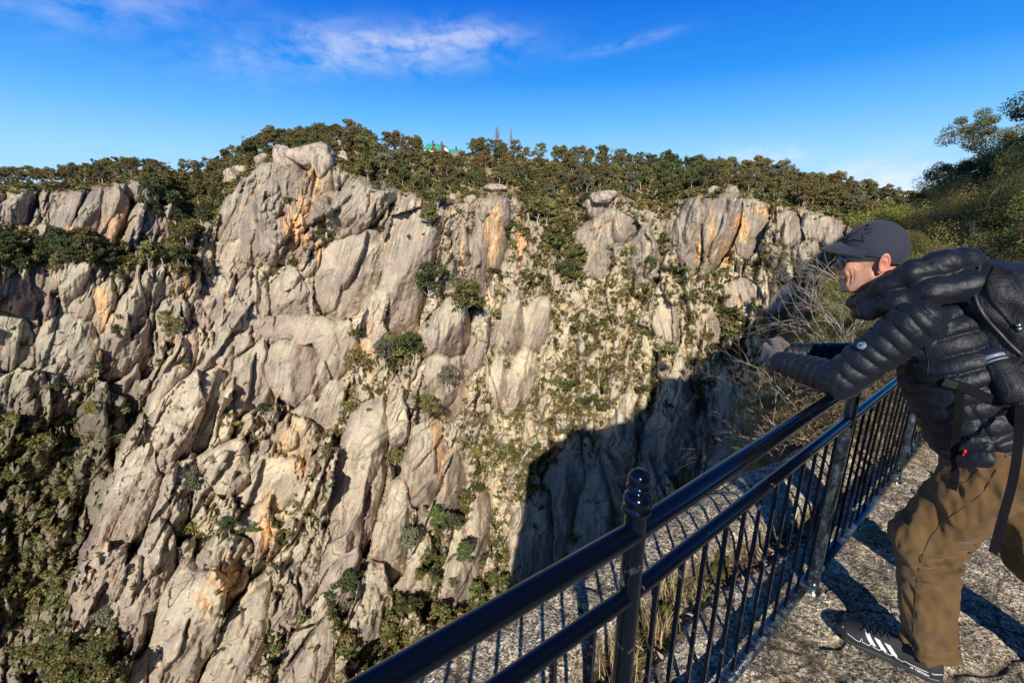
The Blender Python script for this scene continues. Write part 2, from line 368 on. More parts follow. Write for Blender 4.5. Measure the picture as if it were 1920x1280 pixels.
# each slab breaks along an arris into a paler upper face and a steep lower right face
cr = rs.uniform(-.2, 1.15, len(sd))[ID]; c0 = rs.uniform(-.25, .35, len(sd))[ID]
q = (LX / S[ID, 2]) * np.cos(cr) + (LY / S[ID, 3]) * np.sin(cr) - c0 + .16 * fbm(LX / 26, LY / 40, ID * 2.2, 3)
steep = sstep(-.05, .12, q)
q2 = q + .45 + .3 * fbm(LX / 30, LY / 60, ID * 1.1, 2)
disp -= (np.sqrt(np.clip(q, -9, 9) ** 2 + .0016) + q) * .5 * 6.5 * smoothk * amp[ID] / 8
disp -= (np.sqrt(q2 ** 2 + .002) + q2) * .5 * 2.0 * smoothk * amp[ID] / 8
rs2 = np.random.RandomState(77)
def rand_seeds(n, w0, w1, asp, seed):
    r = np.random.RandomState(seed); out = []
    x = r.uniform(-160, 1840, n); y = r.uniform(300, 1330, n)
    for a, b in zip(x, y):
        f = (0.72 if a > 880 else 1.0)
        w = w0 + (w1 - w0) * r.uniform() ** 2; w *= f; lean = (26 if (a < 600 and b > 650) else 14) if a < 900 else 3
        out.append((a, b, w, w * r.uniform(*asp), r.normal(lean, 15) * D2R))
    return out
RS_ = np.where(rs.uniform(size=len(sd)) < .5, rs.uniform(.25, .6, len(sd)), .07)[ID]
ROUGH = np.where(smoothk, RS_ + 0.9 * sstep(.8, 1.15, R1), 1.0)
ROUGH = np.clip(ROUGH * (0.6 + 0.8 * sstep(-.25, .5, fbm(UU / 90, VV / 90, 2.2, 2))), 0.05, 1.2)
def layer(n, w0, w1, asp, seed, k, U_, V_):
    m = rand_seeds(n, w0, w1, asp, seed); r = np.random.RandomState(seed + 50); sz = np.array([q[2] for q in m]) * .26
    H, g, I, X, Y_, RR = slabs(U_, V_, m, sz * r.uniform(.5, 1.4, n) * k, sz * r.normal(0, .75, n) * k, sz * r.normal(.15, .55, n) * k, sz * r.normal(-.40, .5, n) * k, skew=.5, rseed=seed)
    return np.maximum(H, -2.5 * k), g, I, X, Y_, RR
d2, g2, GI, GX, GY, _ = layer(4200, 8, 24, (1.1, 3.0), 3, 1.0, wx + 3 * fbm(UU / 16, VV / 16, 4.4, 2), wy)
dm, gm, IM, MX, MY, _ = layer(620, 16, 34, (2.0, 5.0), 13, 1.0, wx, wy)
selm = (rs2.uniform(size=620) < .55)[IM]
disp += np.clip(dm, -.5, 9) * .8 * selm * np.where(smoothk, .75, .6)
disp += (d2 - .5 * (1 - sstep(0, .25, g2))) * ROUGH
d3, g3, HI, _, _, _ = layer(17000, 3, 9, (1.1, 2.6), 4, 1.0, wx, wy)
disp += (d3 - .25 * (1 - sstep(0, .15, g3))) * np.clip(ROUGH, 0, 1) ** 1.2 * (1 - .45 * sstep(820, 950, UU))
r2 = np.random.RandomState(5); m2 = range(4200)
# long diagonal joints over the smooth slabs
jn = np.abs(fbm((wx * .9 + wy * .35) / 55, (wy * .5 - wx * .2) / 120, 31.0, 2))
disp -= .9 * (1 - sstep(0, .018, jn)) * smoothk * sstep(0, .4, fbm(UU / 50, VV / 50, 81., 2))
mk2 = sstep(-.1, .3, fbm(UU / 60, VV / 60, 181., 2)); mk3 = sstep(.0, .35, fbm(UU / 50, VV / 50, 281., 2))
j2_ = np.abs(fbm((wx - .0 * wy + .42 * wy) / 30, (wy - .4 * wx) / 190, 33.0, 2)); j3_ = np.abs(fbm((wx - .5 * wy) / 120 + 7, (wy + .35 * wx) / 26, 35.0, 2))
JN = np.maximum((1 - sstep(.008, .030, j2_)) * mk2, (1 - sstep(.008, .03, j3_)) * mk3 * .8)
disp -= 1.1 * JN + .5 * np.clip(fbm((wx + .42 * wy) / 30, (wy - .4 * wx) / 190, 33.0, 2), -1, 1) * 1.6
disp += 0.35 * fbm(UU / 5, VV / 6, 3.3, 3) * (0.08 + ROUGH) + 2.5 * fbm(UU / 120, VV / 120, 6.6, 3)
# rock on the wooded top is calmer
topm = sstep(-4, 14, VV - rim[None])
disp = disp * (0.25 + 0.75 * topm)
slope_top = (1 - topm)
Y2 = Y * (1 - disp / np.hypot(Y, Y * (UU - 960) / FPX))
PW = at_y(UU, VV, Y2)

# ---- colour of the rock (stains, lichen and orange fresh faces; shade of the lower left gully is painted in)
def c3(r, g, b): return np.array([r, g, b])
colr = {'grey': c3(.37, .325, .275), 'light': c3(.52, .46, .365), 'dome': c3(.43, .37, .305), 'streak': c3(.36, .31, .26), 'orange': c3(.46, .33, .19),
        'dark': c3(.16, .145, .13), 'lichen': c3(.34, .335, .27), 'rubble': c3(.46, .40, .30), 'darkslab': c3(.34, .30, .27)}
base = np.array([colr[k] for k in kind])[ID]
vj = r2.uniform(.80, 1.16, len(m2))[GI][..., None] * .5 + rs.uniform(.85, 1.12, len(sd))[ID][..., None] * .5
base = base * vj
warm = sstep(850, 1250, UU)[..., None] * .35
base = base * (1 - warm) + warm * c3(.54, .48, .36)
lich = sstep(.0, .5, fbm(UU / 30, VV / 36, 12.0, 4) + .35 * (prof - .3) * (LY < 0))[..., None]
base = base * (1 - .55 * lich) + .55 * lich * c3(.40, .385, .275)
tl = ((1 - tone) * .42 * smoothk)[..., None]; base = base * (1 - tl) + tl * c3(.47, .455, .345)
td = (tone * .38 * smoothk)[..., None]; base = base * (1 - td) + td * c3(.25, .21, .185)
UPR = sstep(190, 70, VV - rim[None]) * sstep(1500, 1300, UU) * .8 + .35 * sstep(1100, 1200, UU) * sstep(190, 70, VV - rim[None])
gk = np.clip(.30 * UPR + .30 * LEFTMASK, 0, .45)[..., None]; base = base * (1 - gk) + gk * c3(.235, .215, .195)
# vertical water streaks in slab coordinates
st = fbm(LX / 2.6 + 50 * np.sin(ID * 1.7), LY / 90, ID * .77, 4); stw = sstep(-.2, .5, fbm(UU / 40, VV / 50, 40., 2))
sk = np.where(np.isin(KIND, ['streak', 'orange']), .95, np.where(KIND == 'grey', .8, .62)) * np.clip(ROUGH * -1 + 1.45, .15, 1)
streak = sstep(-.08 - .14 * UPR, .30 - .1 * UPR, st) * np.clip(stw + .6 * UPR, 0, 1) * np.clip(sk * (1 + .5 * UPR), 0, .97)
base = base * (1 - .72 * streak[..., None]) + .72 * streak[..., None] * c3(.085, .075, .070)
st2 = sstep(.15, .6, fbm(LX / 6 + 9, LY / 60, ID * .31 + 20, 2)) * .35 * smoothk
base = base * (1 - st2[..., None]) + st2[..., None] * c3(.52, .46, .38)
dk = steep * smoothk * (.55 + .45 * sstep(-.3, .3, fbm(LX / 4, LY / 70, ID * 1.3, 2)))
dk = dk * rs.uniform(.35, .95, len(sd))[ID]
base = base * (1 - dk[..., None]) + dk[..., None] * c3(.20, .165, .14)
# large soft patches of darker weathering on the domes
pt = sstep(.05, .45, fbm(LX / 40, LY / 70, ID * 1.9, 3)) * smoothk * .5
base = base * (1 - pt[..., None]) + pt[..., None] * c3(.245, .20, .18)
ospot = np.zeros_like(UU)
for (a, b, w, h, k) in [(565,410,13,60,1.3),(545,430,14,45,1.0),(590,340,16,40,1.2),(600,470,10,40,.8),(230,410,10,40,1.2),(205,430,18,30,1),(130,430,14,12,1),(188,560,14,36,1),(30,570,40,26,.5),(200,600,26,30,.6),
                        (925,440,16,50,1.3),(975,440,12,50,1.1),(870,470,10,60,.8),(1335,440,10,60,1.2),(1388,430,16,26,1.4),(1360,480,10,40,1),(1310,470,8,40,.7),(1430,395,30,10,1),(430,1090,40,36,1.3),(380,1130,26,30,.9),(500,980,22,70,1.0),
                        (560,870,46,30,.8),(550,820,50,30,.5),(820,830,14,70,1),(780,640,20,60,.5),(690,650,16,60,.7),(640,880,12,60,.6),(985,690,30,50,.4),(1130,420,50,14,.5),(350,520,12,60,.9),(330,640,16,40,.5),(905,880,14,40,.5),(870,700,14,50,.4),(1000,830,60,60,.35),(1170,600,60,70,.3),(600,560,30,40,.3)]:
    ospot = np.maximum(ospot, k * np.exp(-((wx - a) / w) ** 2 - ((wy - b) / h) ** 2))
om = np.clip(sstep(.32, .52, ospot * 1.0 + .6 * fbm(LX / 2.3, LY / 80, ID * .9 + 60, 3) - .18), 0, 1)
small = sstep(.25, .7, fbm(LX / 7, LY / 26, 77., 3) + .25 * (1 - sstep(0, 1.5, gap)) - .1) * .38
om = om * (.25 + .75 * sstep(-.22, .12, fbm(LX / 1.7 + 30, LY / 110, ID * .9, 3))); om = np.maximum(om * .95, small)[..., None]
ocol = c3(.62, .34, .12) * (.7 + .5 * sstep(-.4, .4, fbm(UU / 8, VV / 20, 5., 2)))[..., None] + c3(.05, .06, .06)
base = base * (1 - om) + om * ocol
base = base * (1 - .55 * JN[..., None]) + .55 * JN[..., None] * c3(.08, .065, .05)
# scrub and leaf litter in the joints and on the ledges
dens = np.zeros_like(UU)
for (a, b, w, h, k) in [(60,860,140,140,.9),(60,1100,130,160,.95),(120,480,180,34,1.0),(330,480,60,70,.8),(350,400,40,60,.8),(150,1230,140,60,1),(200,690,70,60,.5),(520,470,60,40,.4),(560,760,120,50,.4),(650,800,50,90,.7),(560,980,80,60,.3),
                        (1130,640,120,120,.38),(1080,720,110,110,.42),(1050,440,70,60,.7),(850,560,60,60,.7),(700,1180,160,90,.7),(820,1100,160,110,.75),(900,800,60,130,.4),(560,1200,120,80,.5),(1230,520,120,60,.5),(1350,600,130,90,.5),
                        (1000,560,70,60,.5),(880,1000,80,80,.6),(470,520,60,60,.35),(620,700,50,40,.4),(420,1000,50,60,.25),(1560,500,100,30,.6),(760,650,60,50,.6),(1000,880,60,60,.5),(1040,1000,100,100,.5),(1220,760,160,80,.4)]:
    dens = np.maximum(dens, k * np.exp(-((UU - a) / w) ** 2 - ((VV - b) / h) ** 2))
vegn = fbm(UU / 26, VV / 30, 90., 4)
crev = (1 - sstep(.0, 1.2, gap)) * .5 + sstep(-.2, -1.6, d2) * .45 * ROUGH + .5 * sstep(-3, -7, L1)
VEG = sstep(.62, .92, .80 * dens + .60 * vegn + crev * (.45 + .65 * dens) + .24 - .5 * smoothk * (1 - sstep(.8, 1.1, R1)))
VEG = np.maximum(VEG, (1 - topm))
litter = c3(.26, .195, .11)[None, None] * (.7 + .6 * sstep(-.3, .3, fbm(UU / 4, VV / 4, 1., 2)))[..., None]
gr = sstep(0, .4, fbm(UU / 7, VV / 7, 55., 3))[..., None]
litter = litter * (1 - .5 * gr) + .5 * gr * c3(.085, .095, .035)
base = base * (1 - .8 * VEG[..., None]) + .8 * VEG[..., None] * litter
lm = (LEFTMASK * sstep(690, 780, VV))[..., None] * .62  # darker rock colour stands in for the shade of the rough lower left gully
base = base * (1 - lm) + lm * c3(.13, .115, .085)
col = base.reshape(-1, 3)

M_cliff, nt, b = mat_new('cliff granite', 0.9, spec=0.25)
ca = nd(nt, 'ShaderNodeAttribute', attribute_name='Col')
gp = gpos(nt)
f1 = tex_noise(nt, scaled(nt, gp, (1, 1, .6)), 1.1, 8, .65); f2 = tex_noise(nt, gp, .18, 4, .6)
cc = mixc(nt, 1.0, ca.outputs['Color'], ramp(nt, f1, [(.25, .74), (.5, 1.0), (.75, 1.24)]), 'MULTIPLY')
cc = mixc(nt, 1.0, cc, ramp(nt, f2, [(.3, .86), (.7, 1.12)]), 'MULTIPLY'); cc = mixc(nt, 1.0, cc, (1.13, 1.10, 1.045), 'MULTIPLY')
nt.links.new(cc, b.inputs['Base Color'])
bump(nt, b, tex_noise(nt, scaled(nt, gp, (1, 1, .8)), 1.3, 7, .6), 0.28, 0.7)

verts = PW.reshape(-1, 3)
idx = np.arange(NU * NV).reshape(NV, NU)
quads = np.stack([idx[1:, :-1], idx[1:, 1:], idx[:-1, 1:], idx[:-1, :-1]], -1).reshape(-1, 4)
# plateau running back behind the crest
back = PW[0]; bdir = back - EYE; bdir[:, 2] = 0; bdir /= np.linalg.norm(bdir, axis=1)[:, None]
rowsb = []
for k, dz in ((25, -1), (80, -6), (220, -22), (600, -60), (1600, -160)):
    rowsb.append(back + bdir * k + np.array([0, 0, dz]))
vb = np.concatenate(rowsb); nb = len(verts)
bi = np.concatenate([idx[0][None], np.arange(len(vb)).reshape(5, NU) + nb])
qb = np.stack([bi[:-1, :-1], bi[:-1, 1:], bi[1:, 1:], bi[1:, :-1]], -1).reshape(-1, 4)
# foot of the wall goes down into the valley floor
foot = PW[-1] + np.array([0, -14, -45.0]); nf_ = nb + len(vb)
fi = np.arange(NU) + nf_
qf = np.stack([fi[:-1], fi[1:], idx[-1, 1:], idx[-1, :-1]], -1)
cb = np.tile(np.array([[.12, .10, .06]]), (len(vb), 1)); cf = np.tile(np.array([[.2, .17, .13]]), (NU, 1))
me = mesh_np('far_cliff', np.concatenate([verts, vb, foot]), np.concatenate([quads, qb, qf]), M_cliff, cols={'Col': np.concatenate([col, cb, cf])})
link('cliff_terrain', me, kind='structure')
print('cliff', round(time.time() - T0, 1))
def cliff_at(u, v):
    j = int(np.clip(round((u - ug[0]) / (ug[1] - ug[0])), 0, NU - 1)); i = int(np.clip(round((v - crest[j]) / (1330 - crest[j]) * (NV - 1)), 0, NV - 1))
    return PW[i, j], i, j
# ---------------------------------------------------------------- the lookout rock, the near slope and the wooded spur to the right
# rim of the near side (top of the drop), from behind the camera on the left round to the right
EDGEN = np.array([(-3.2, -60), (-2.6, -12), (-2.2, -3), (-1.5, -0.2), (-0.75, 0.8), (-0.2, 1.32), (0.25, 1.66), (0.66, 1.95), (1.25, 2.3), (1.85, 2.66), (2.7, 3.3), (3.6, 4.2), (5, 6.0), (7.0, 9), (11, 14), (17, 19.5), (26, 26),
                   (40, 32), (52, 37), (60, 50), (78, 68), (110, 100)], float)
def edge_dist(x, y):
    best = np.full(x.shape, 1e9); sg = np.ones(x.shape)
    for a, b in zip(EDGEN[:-1], EDGEN[1:]):
        d = b - a; L = np.hypot(*d); d = d / L
        px = x - a[0]; py = y - a[1]
        t = np.clip(px * d[0] + py * d[1], 0, L)
        qx = px - t * d[0]; qy = py - t * d[1]; ds = np.hypot(qx, qy)
        s = np.sign(px * d[1] - py * d[0])
        m = ds < best; best = np.where(m, ds, best); sg = np.where(m, s, sg)
    return best * sg
LAT = np.array([(-20, 0), (0, 0), (2, 13), (4, 16), (6, 17.5), (9, 20), (13, 22.5), (27, 25), (39, 26.5), (48, 31), (55, 44), (61, 58), (66, 62), (76, 60), (83, 70), (90, 76), (100, 82), (107, 92), (116, 108), (122, 116), (140, 132), (300, 155)], float)   # height of the hill behind against distance to the right
def near_z(x, y):
    s = edge_dist(x, y)
    s = s + .10 * fbm(x * 1.3, y * 1.3, 3.0, 3) * sstep(0, 3, np.hypot(x, y)) * np.clip(np.hypot(x, y) * .5, 0, 6)
    r = np.hypot(x, y)
    # the spur ahead on the right climbs gently
    az = np.degrees(np.arctan2(x, y))
    spur = np.interp(np.clip(x * .75 + y * .66, 0, 200), [0, 6, 10, 16, 26, 40, 60, 90, 140, 200], [0, 0, .15, .3, .5, .8, 1.1, 1.4, 1, 0]) * sstep(34, 43, az) * (az < 125) * (1 + .12 * np.clip(az - 47, 0, 30) / 10)
    lat = x * math.cos(SHADOW_AZ) - y * math.sin(SHADOW_AZ)
    hill = np.interp(lat, LAT[:, 0], LAT[:, 1]) * sstep(-8, -26, y)
    land = np.maximum(spur, hill) + .6 * fbm(x / 6, y / 6, 4.0, 3) * sstep(5, 14, r) + .02 * fbm(x * 1.5, y * 1.5, 1., 3)
    k = np.interp(r, [0, 2.6, 4, 8, 30, 100], [3.5, 3.5, 1.3, 1.0, 1.3, 1.6]); k = k + 6.0 * sstep(34, 22, np.degrees(np.arctan2(x, y))) * (y > -3)
    k = k + 9 * sstep(.5, -2.5, x) * sstep(3, 1, y)
    depth = np.minimum(-s, 60)
    n = .35 * fbm(x * .9, y * .9, 2., 4) * sstep(.2, 3, -s) * np.clip(-s, 0, 3)
    drop = np.where(s < 0, np.where(-s < .25, np.abs(s) ** 1.2 * .9, .25 ** 1.2 * .9 + (depth - .25) * k), 0)
    drop = np.where(-s > 9, drop + (np.minimum(-s, 60) - 9) * 2.2, drop)
    z = land * (1 if False else sstep(-30, 0, s)) - drop + n
    return z, s
# polar sheet around the lookout, finest underfoot
na, nr = 900, 420
aa = np.linspace(0, 2 * np.pi, na + 1)[:-1]
# more columns where the camera looks
aa = np.concatenate([np.linspace(R(-55), R(60), 620, endpoint=False), np.linspace(R(60), R(305), 160, endpoint=False)]); na = len(aa)
rr_ = np.concatenate([np.linspace(.05, 4.5, 260, endpoint=False), np.geomspace(4.5, 190, 170)]); nr = len(rr_)
AA, RRr = np.meshgrid(aa, rr_)
GX_, GY_ = RRr * np.sin(AA), RRr * np.cos(AA)
GZ, GS = near_z(GX_, GY_)
# joint with moss between the two slabs near the fence line
FR = np.array([.783, .622]); FN = np.array([.622, -.783])       # along the fence / towards the path
def fence_st(x, y):
    dx = x - 1.38; dy = y - 1.71; return dx * FR[0] + dy * FR[1], dx * FN[0] + dy * FN[1]
ft, fn = fence_st(GX_, GY_)
crack_c = -.30 + .05 * np.sin(ft * 3.1) + .04 * fbm(ft * 2, .5, oct=3) + .10 * np.clip(ft + .2, 0, 2)
crack_w = np.interp(ft, [-3, -1.6, -1.0, -.2, .6, 1.2], [.03, .06, .10, .09, .05, .0])
inc = 1 - sstep(crack_w * .5, crack_w + .02, np.abs(fn - crack_c))
inc = inc * (crack_w > .005) * (ft > -2.4) * (ft < 1.0)
outer = sstep(crack_c - .02, crack_c - .16, fn) * sstep(3.2, 1.6, ft) * (RRr < 5)
GZ = GZ - .05 * inc + .05 * outer
rockm = sstep(5.5, 3.6, RRr)
GZ += rockm * (.010 * fbm(GX_ * 9, GY_ * 9, 0., 4) + .02 * fbm(GX_ * 2.5, GY_ * 2.5, 5., 3) + .0035 * np.abs(fbm(GX_ * 45, GY_ * 45, 0., 2)))
# hairline joints and shallow pans in the slab underfoot
hj = np.abs(fbm(GX_ * .55 + .3 * GY_, GY_ * .8, 21., 3)); hk = np.abs(fbm(GX_ * .9 - .8 * GY_, GY_ * .35 + 3, 23., 3))
HJ = np.maximum(1 - sstep(.004, .014, hj), (1 - sstep(.003, .010, hk)) * .8) * rockm; GZ -= .012 * HJ
soil = sstep(-.05, -.5, GS) * sstep(3.2, 4.2, RRr) + sstep(4.5, 7, RRr) * (GS > -1)
soil = np.clip(np.maximum(np.maximum(soil, inc), .75 * HJ), 0, 1)
M_rock, nt, b = mat_new('lookout granite', 0.85, spec=0.35)
gp = gpos(nt)
v1 = nd(nt, 'ShaderNodeTexVoronoi', feature='F1'); setin(v1, Scale=150.0, Randomness=1.0); nt.links.new(gp, v1.inputs['Vector'])
v2 = nd(nt, 'ShaderNodeTexVoronoi', feature='F1'); setin(v2, Scale=62.0, Randomness=1.0); nt.links.new(gp, v2.inputs['Vector'])
sx = nd(nt, 'ShaderNodeSeparateColor'); nt.links.new(v1.outputs['Color'], sx.inputs[0])
sx2 = nd(nt, 'ShaderNodeSeparateColor'); nt.links.new(v2.outputs['Color'], sx2.inputs[0])
speck = ramp(nt, sx.outputs[0], [(0.0, (.06, .055, .048)), (.2, (.17, .145, .11)), (.45, (.40, .34, .25)), (.8, (.56, .49, .38)), (1, (.85, .80, .70))], 'LINEAR')
speck2 = ramp(nt, sx2.outputs[0], [(0.0, (.35, .35, .35)), (.3, (.8, .8, .8)), (1, (1.15, 1.15, 1.15))])
cc = mixc(nt, 1.0, speck, speck2, 'MULTIPLY')
pat = tex_noise(nt, gp, 3.2, 6, .6); cc = mixc(nt, ramp(nt, pat, [(.48, 0), (.62, .75)]), cc, mixc(nt, 1.0, cc, (.42, .40, .38), 'MULTIPLY'))
lic = tex_noise(nt, gp, 14, 6, .7); licm = mth(nt, 'MULTIPLY', ramp(nt, lic, [(.54, 0), (.62, 1)]), ramp(nt, tex_noise(nt, gp, 90, 3, .6), [(.42, 0), (.55, 1)]))
cc = mixc(nt, mth(nt, 'MULTIPLY', licm, .7), cc, (.42, .42, .28))
blk = mth(nt, 'MULTIPLY', ramp(nt, tex_noise(nt, gp, 22, 7, .75), [(.56, 0), (.60, 1)]), ramp(nt, tex_noise(nt, gp, 120, 3, .6), [(.38, 0), (.5, 1)]))
cc = mixc(nt, mth(nt, 'MULTIPLY', blk, .85), cc, (.035, .033, .03))
ca = nd(nt, 'ShaderNodeAttribute', attribute_name='Col'); sc_ = nd(nt, 'ShaderNodeSeparateColor'); nt.links.new(ca.outputs['Color'], sc_.inputs[0])
cc = mixc(nt, 1.0, cc, ramp(nt, tex_noise(nt, gp, 9, 8, .75), [(.36, (.42, .41, .40)), (.5, (.95, .94, .92)), (.62, (1.3, 1.28, 1.22))]), 'MULTIPLY')
soilc = ramp(nt, tex_noise(nt, gp, 30, 6, .7), [(.3, (.03, .022, .015)), (.5, (.09, .065, .04)), (.7, (.20, .16, .10))])
cc = mixc(nt, 1.0, cc, (1.45, 1.42, 1.38), 'MULTIPLY'); cc = mixc(nt, sc_.outputs[0], cc, soilc)
wallc = ramp(nt, tex_noise(nt, scaled(nt, gp, (1, 1, .25)), 1.2, 8, .7), [(.3, (.10, .09, .08)), (.5, (.24, .21, .18)), (.7, (.36, .32, .26))])
cc = mixc(nt, sc_.outputs[1], cc, wallc)
nt.links.new(cc, b.inputs['Base Color'])
hgt = mth(nt, 'ADD', mth(nt, 'MULTIPLY', v1.outputs['Distance'], 0.25), mth(nt, 'ADD', mth(nt, 'MULTIPLY', tex_noise(nt, gp, 40, 8, .7), 1.6), mth(nt, 'MULTIPLY', v2.outputs['Distance'], 0.5)))
bump(nt, b, hgt, 0.016, 1.0)
wallm = sstep(-.5, -2.5, GS) * sstep(12, 30, RRr)
gcol = np.stack([soil, wallm, wallm * 0], -1).reshape(-1, 3)
vg = np.stack([GX_, GY_, GZ], -1).reshape(-1, 3)
gi = np.arange(nr * na).reshape(nr, na); gj = np.roll(gi, -1, 1)
qg = np.stack([gi[:-1], gi[1:], gj[1:], gj[:-1]], -1).reshape(-1, 4)[:, ::-1]
cen = np.array([[0, 0, GZ[0].mean()]]); tr = np.stack([gi[0], np.full(na, len(vg)), gj[0]], -1)[:, ::-1]
me = mesh_np('lookout_ground', np.concatenate([vg, cen]), [qg[:, ::-1], tr[:, ::-1]], M_rock, cols={'Col': np.concatenate([gcol, [[0, 0, 0]]])})
link('lookout_ground', me, kind='structure')
def ground_z(x, y):
    """height of the built near ground, bilinear in its polar grid"""
    r = math.hypot(x, y); a = math.atan2(x, y)
    if a < R(-55): a += 2 * math.pi
    j = np.searchsorted(aa, a) - 1; i = min(max(np.searchsorted(rr_, r) - 1, 0), nr - 2); j2 = (j + 1) % na
    f = np.clip((r - rr_[i]) / (rr_[i + 1] - rr_[i]), 0, 1); aw = aa[j2] if j2 else aa[0] + 2 * math.pi; g = np.clip((a - aa[j]) / max(aw - aa[j], 1e-6), 0, 1)
    return float((GZ[i, j] * (1 - g) + GZ[i, j2] * g) * (1 - f) + (GZ[i + 1, j] * (1 - g) + GZ[i + 1, j2] * g) * f)
gz = ground_z
# valley floor far below and land beyond everything
xs = np.concatenate([-np.geomspace(6000, 300, 14), np.linspace(-250, 250, 21), np.geomspace(300, 6000, 14)])
VX, VY = np.meshgrid(xs, xs); VZ = -215 + 22 * fbm(VX / 220, VY / 220, 0, 3)
vi = np.arange(VX.size).reshape(VX.shape)
M_val, nt, b = mat_new('valley soil', 1.0, (.10, .09, .055))
me = mesh_np('valley_floor', np.stack([VX, VY, VZ], -1).reshape(-1, 3), np.stack([vi[:-1, :-1], vi[:-1, 1:], vi[1:, 1:], vi[1:, :-1]], -1).reshape(-1, 4), M_val)
link('valley_floor', me, kind='structure')
print('ground', round(time.time() - T0, 1))
# ---------------------------------------------------------------- plants
def leaf_mat(name, transl=.25, var=.35, rough=.6):
    m = bpy.data.materials.new(name); m.use_nodes = True; nt = m.node_tree; b = nt.nodes['Principled BSDF']
    oi = nd(nt, 'ShaderNodeObjectInfo'); at = nd(nt, 'ShaderNodeAttribute', attribute_name='Col')
    c = mixc(nt, 1.0, oi.outputs['Color'], at.outputs['Color'], 'MULTIPLY')
    hsv = nd(nt, 'ShaderNodeHueSaturation'); nt.links.new(c, hsv.inputs['Color'])
    nt.links.new(mth(nt, 'ADD', .496, mth(nt, 'MULTIPLY', oi.outputs['Random'], .022)), hsv.inputs['Hue'])
    nt.links.new(mth(nt, 'ADD', 1 - var / 2, mth(nt, 'MULTIPLY', oi.outputs['Random'], var)), hsv.inputs['Value'])
    nt.links.new(hsv.outputs[0], b.inputs['Base Color']); b.inputs['Roughness'].default_value = rough; b.inputs['Specular IOR Level'].default_value = .3
    tr = nd(nt, 'ShaderNodeBsdfTranslucent'); nt.links.new(hsv.outputs[0], tr.inputs['Color'])
    mx = nd(nt, 'ShaderNodeMixShader'); mx.inputs[0].default_value = transl
    nt.links.new(b.outputs[0], mx.inputs[1]); nt.links.new(tr.outputs[0], mx.inputs[2])
    nt.links.new(mx.outputs[0], nt.nodes['Material Output'].inputs[0]); return m
M_leaf = leaf_mat('gum leaves'); M_scrub = leaf_mat('scrub leaves', .2)
M_bark, nt, b = mat_new('pale gum bark', .85)
oi = nd(nt, 'ShaderNodeObjectInfo')
nt.links.new(mixc(nt, 1.0, ramp(nt, tex_noise(nt, scaled(nt, opos(nt), (1, 1, .3)), 2.5, 4), [(.35, (.20, .16, .12)), (.55, (.46, .42, .36)), (.7, (.60, .57, .50))]), oi.outputs['Color'], 'MULTIPLY'), b.inputs['Base Color'])
M_twig, nt, b = mat_new('grey dead twigs', .8)
nt.links.new(ramp(nt, tex_noise(nt, opos(nt), 8, 4), [(.3, (.13, .09, .07)), (.5, (.26, .21, .18)), (.7, (.46, .42, .39))]), b.inputs['Base Color'])

def leaf_quads(r, cen, spread, n, size, up=.5, elong=1.7):
    """n leaf cards around each centre; returns verts, quads, colour factor"""
    cen = np.repeat(cen, n, 0); spread = np.repeat(np.broadcast_to(spread, (len(cen) // n, 3)), n, 0)
    d = r.normal(size=cen.shape); d /= np.linalg.norm(d, axis=1)[:, None]
    p = cen + d * spread * (r.uniform(.25, 1, (len(cen), 1)) ** .6)
    nrm = d * .7 + r.normal(size=cen.shape) * .8 + np.array([0, 0, up]); nrm /= np.linalg.norm(nrm, axis=1)[:, None]
    t = np.cross(nrm, r.normal(size=cen.shape)); t /= np.linalg.norm(t, axis=1)[:, None]; bt = np.cross(nrm, t)
    s = size * r.uniform(.6, 1.35, (len(cen), 1))
    a = t * s * elong * .5; c = bt * s * .5
    v = np.stack([p - a, p + c * .9, p + a, p - c], 1).reshape(-1, 3)
    q = np.arange(len(v)).reshape(-1, 4)
    col = np.repeat(r.uniform(.7, 1.35, (len(cen), 1)) * np.array([[1, 1, 1]]) * (1 + r.normal(0, .06, (len(cen), 3))), 4, 0)
    return v, q, col
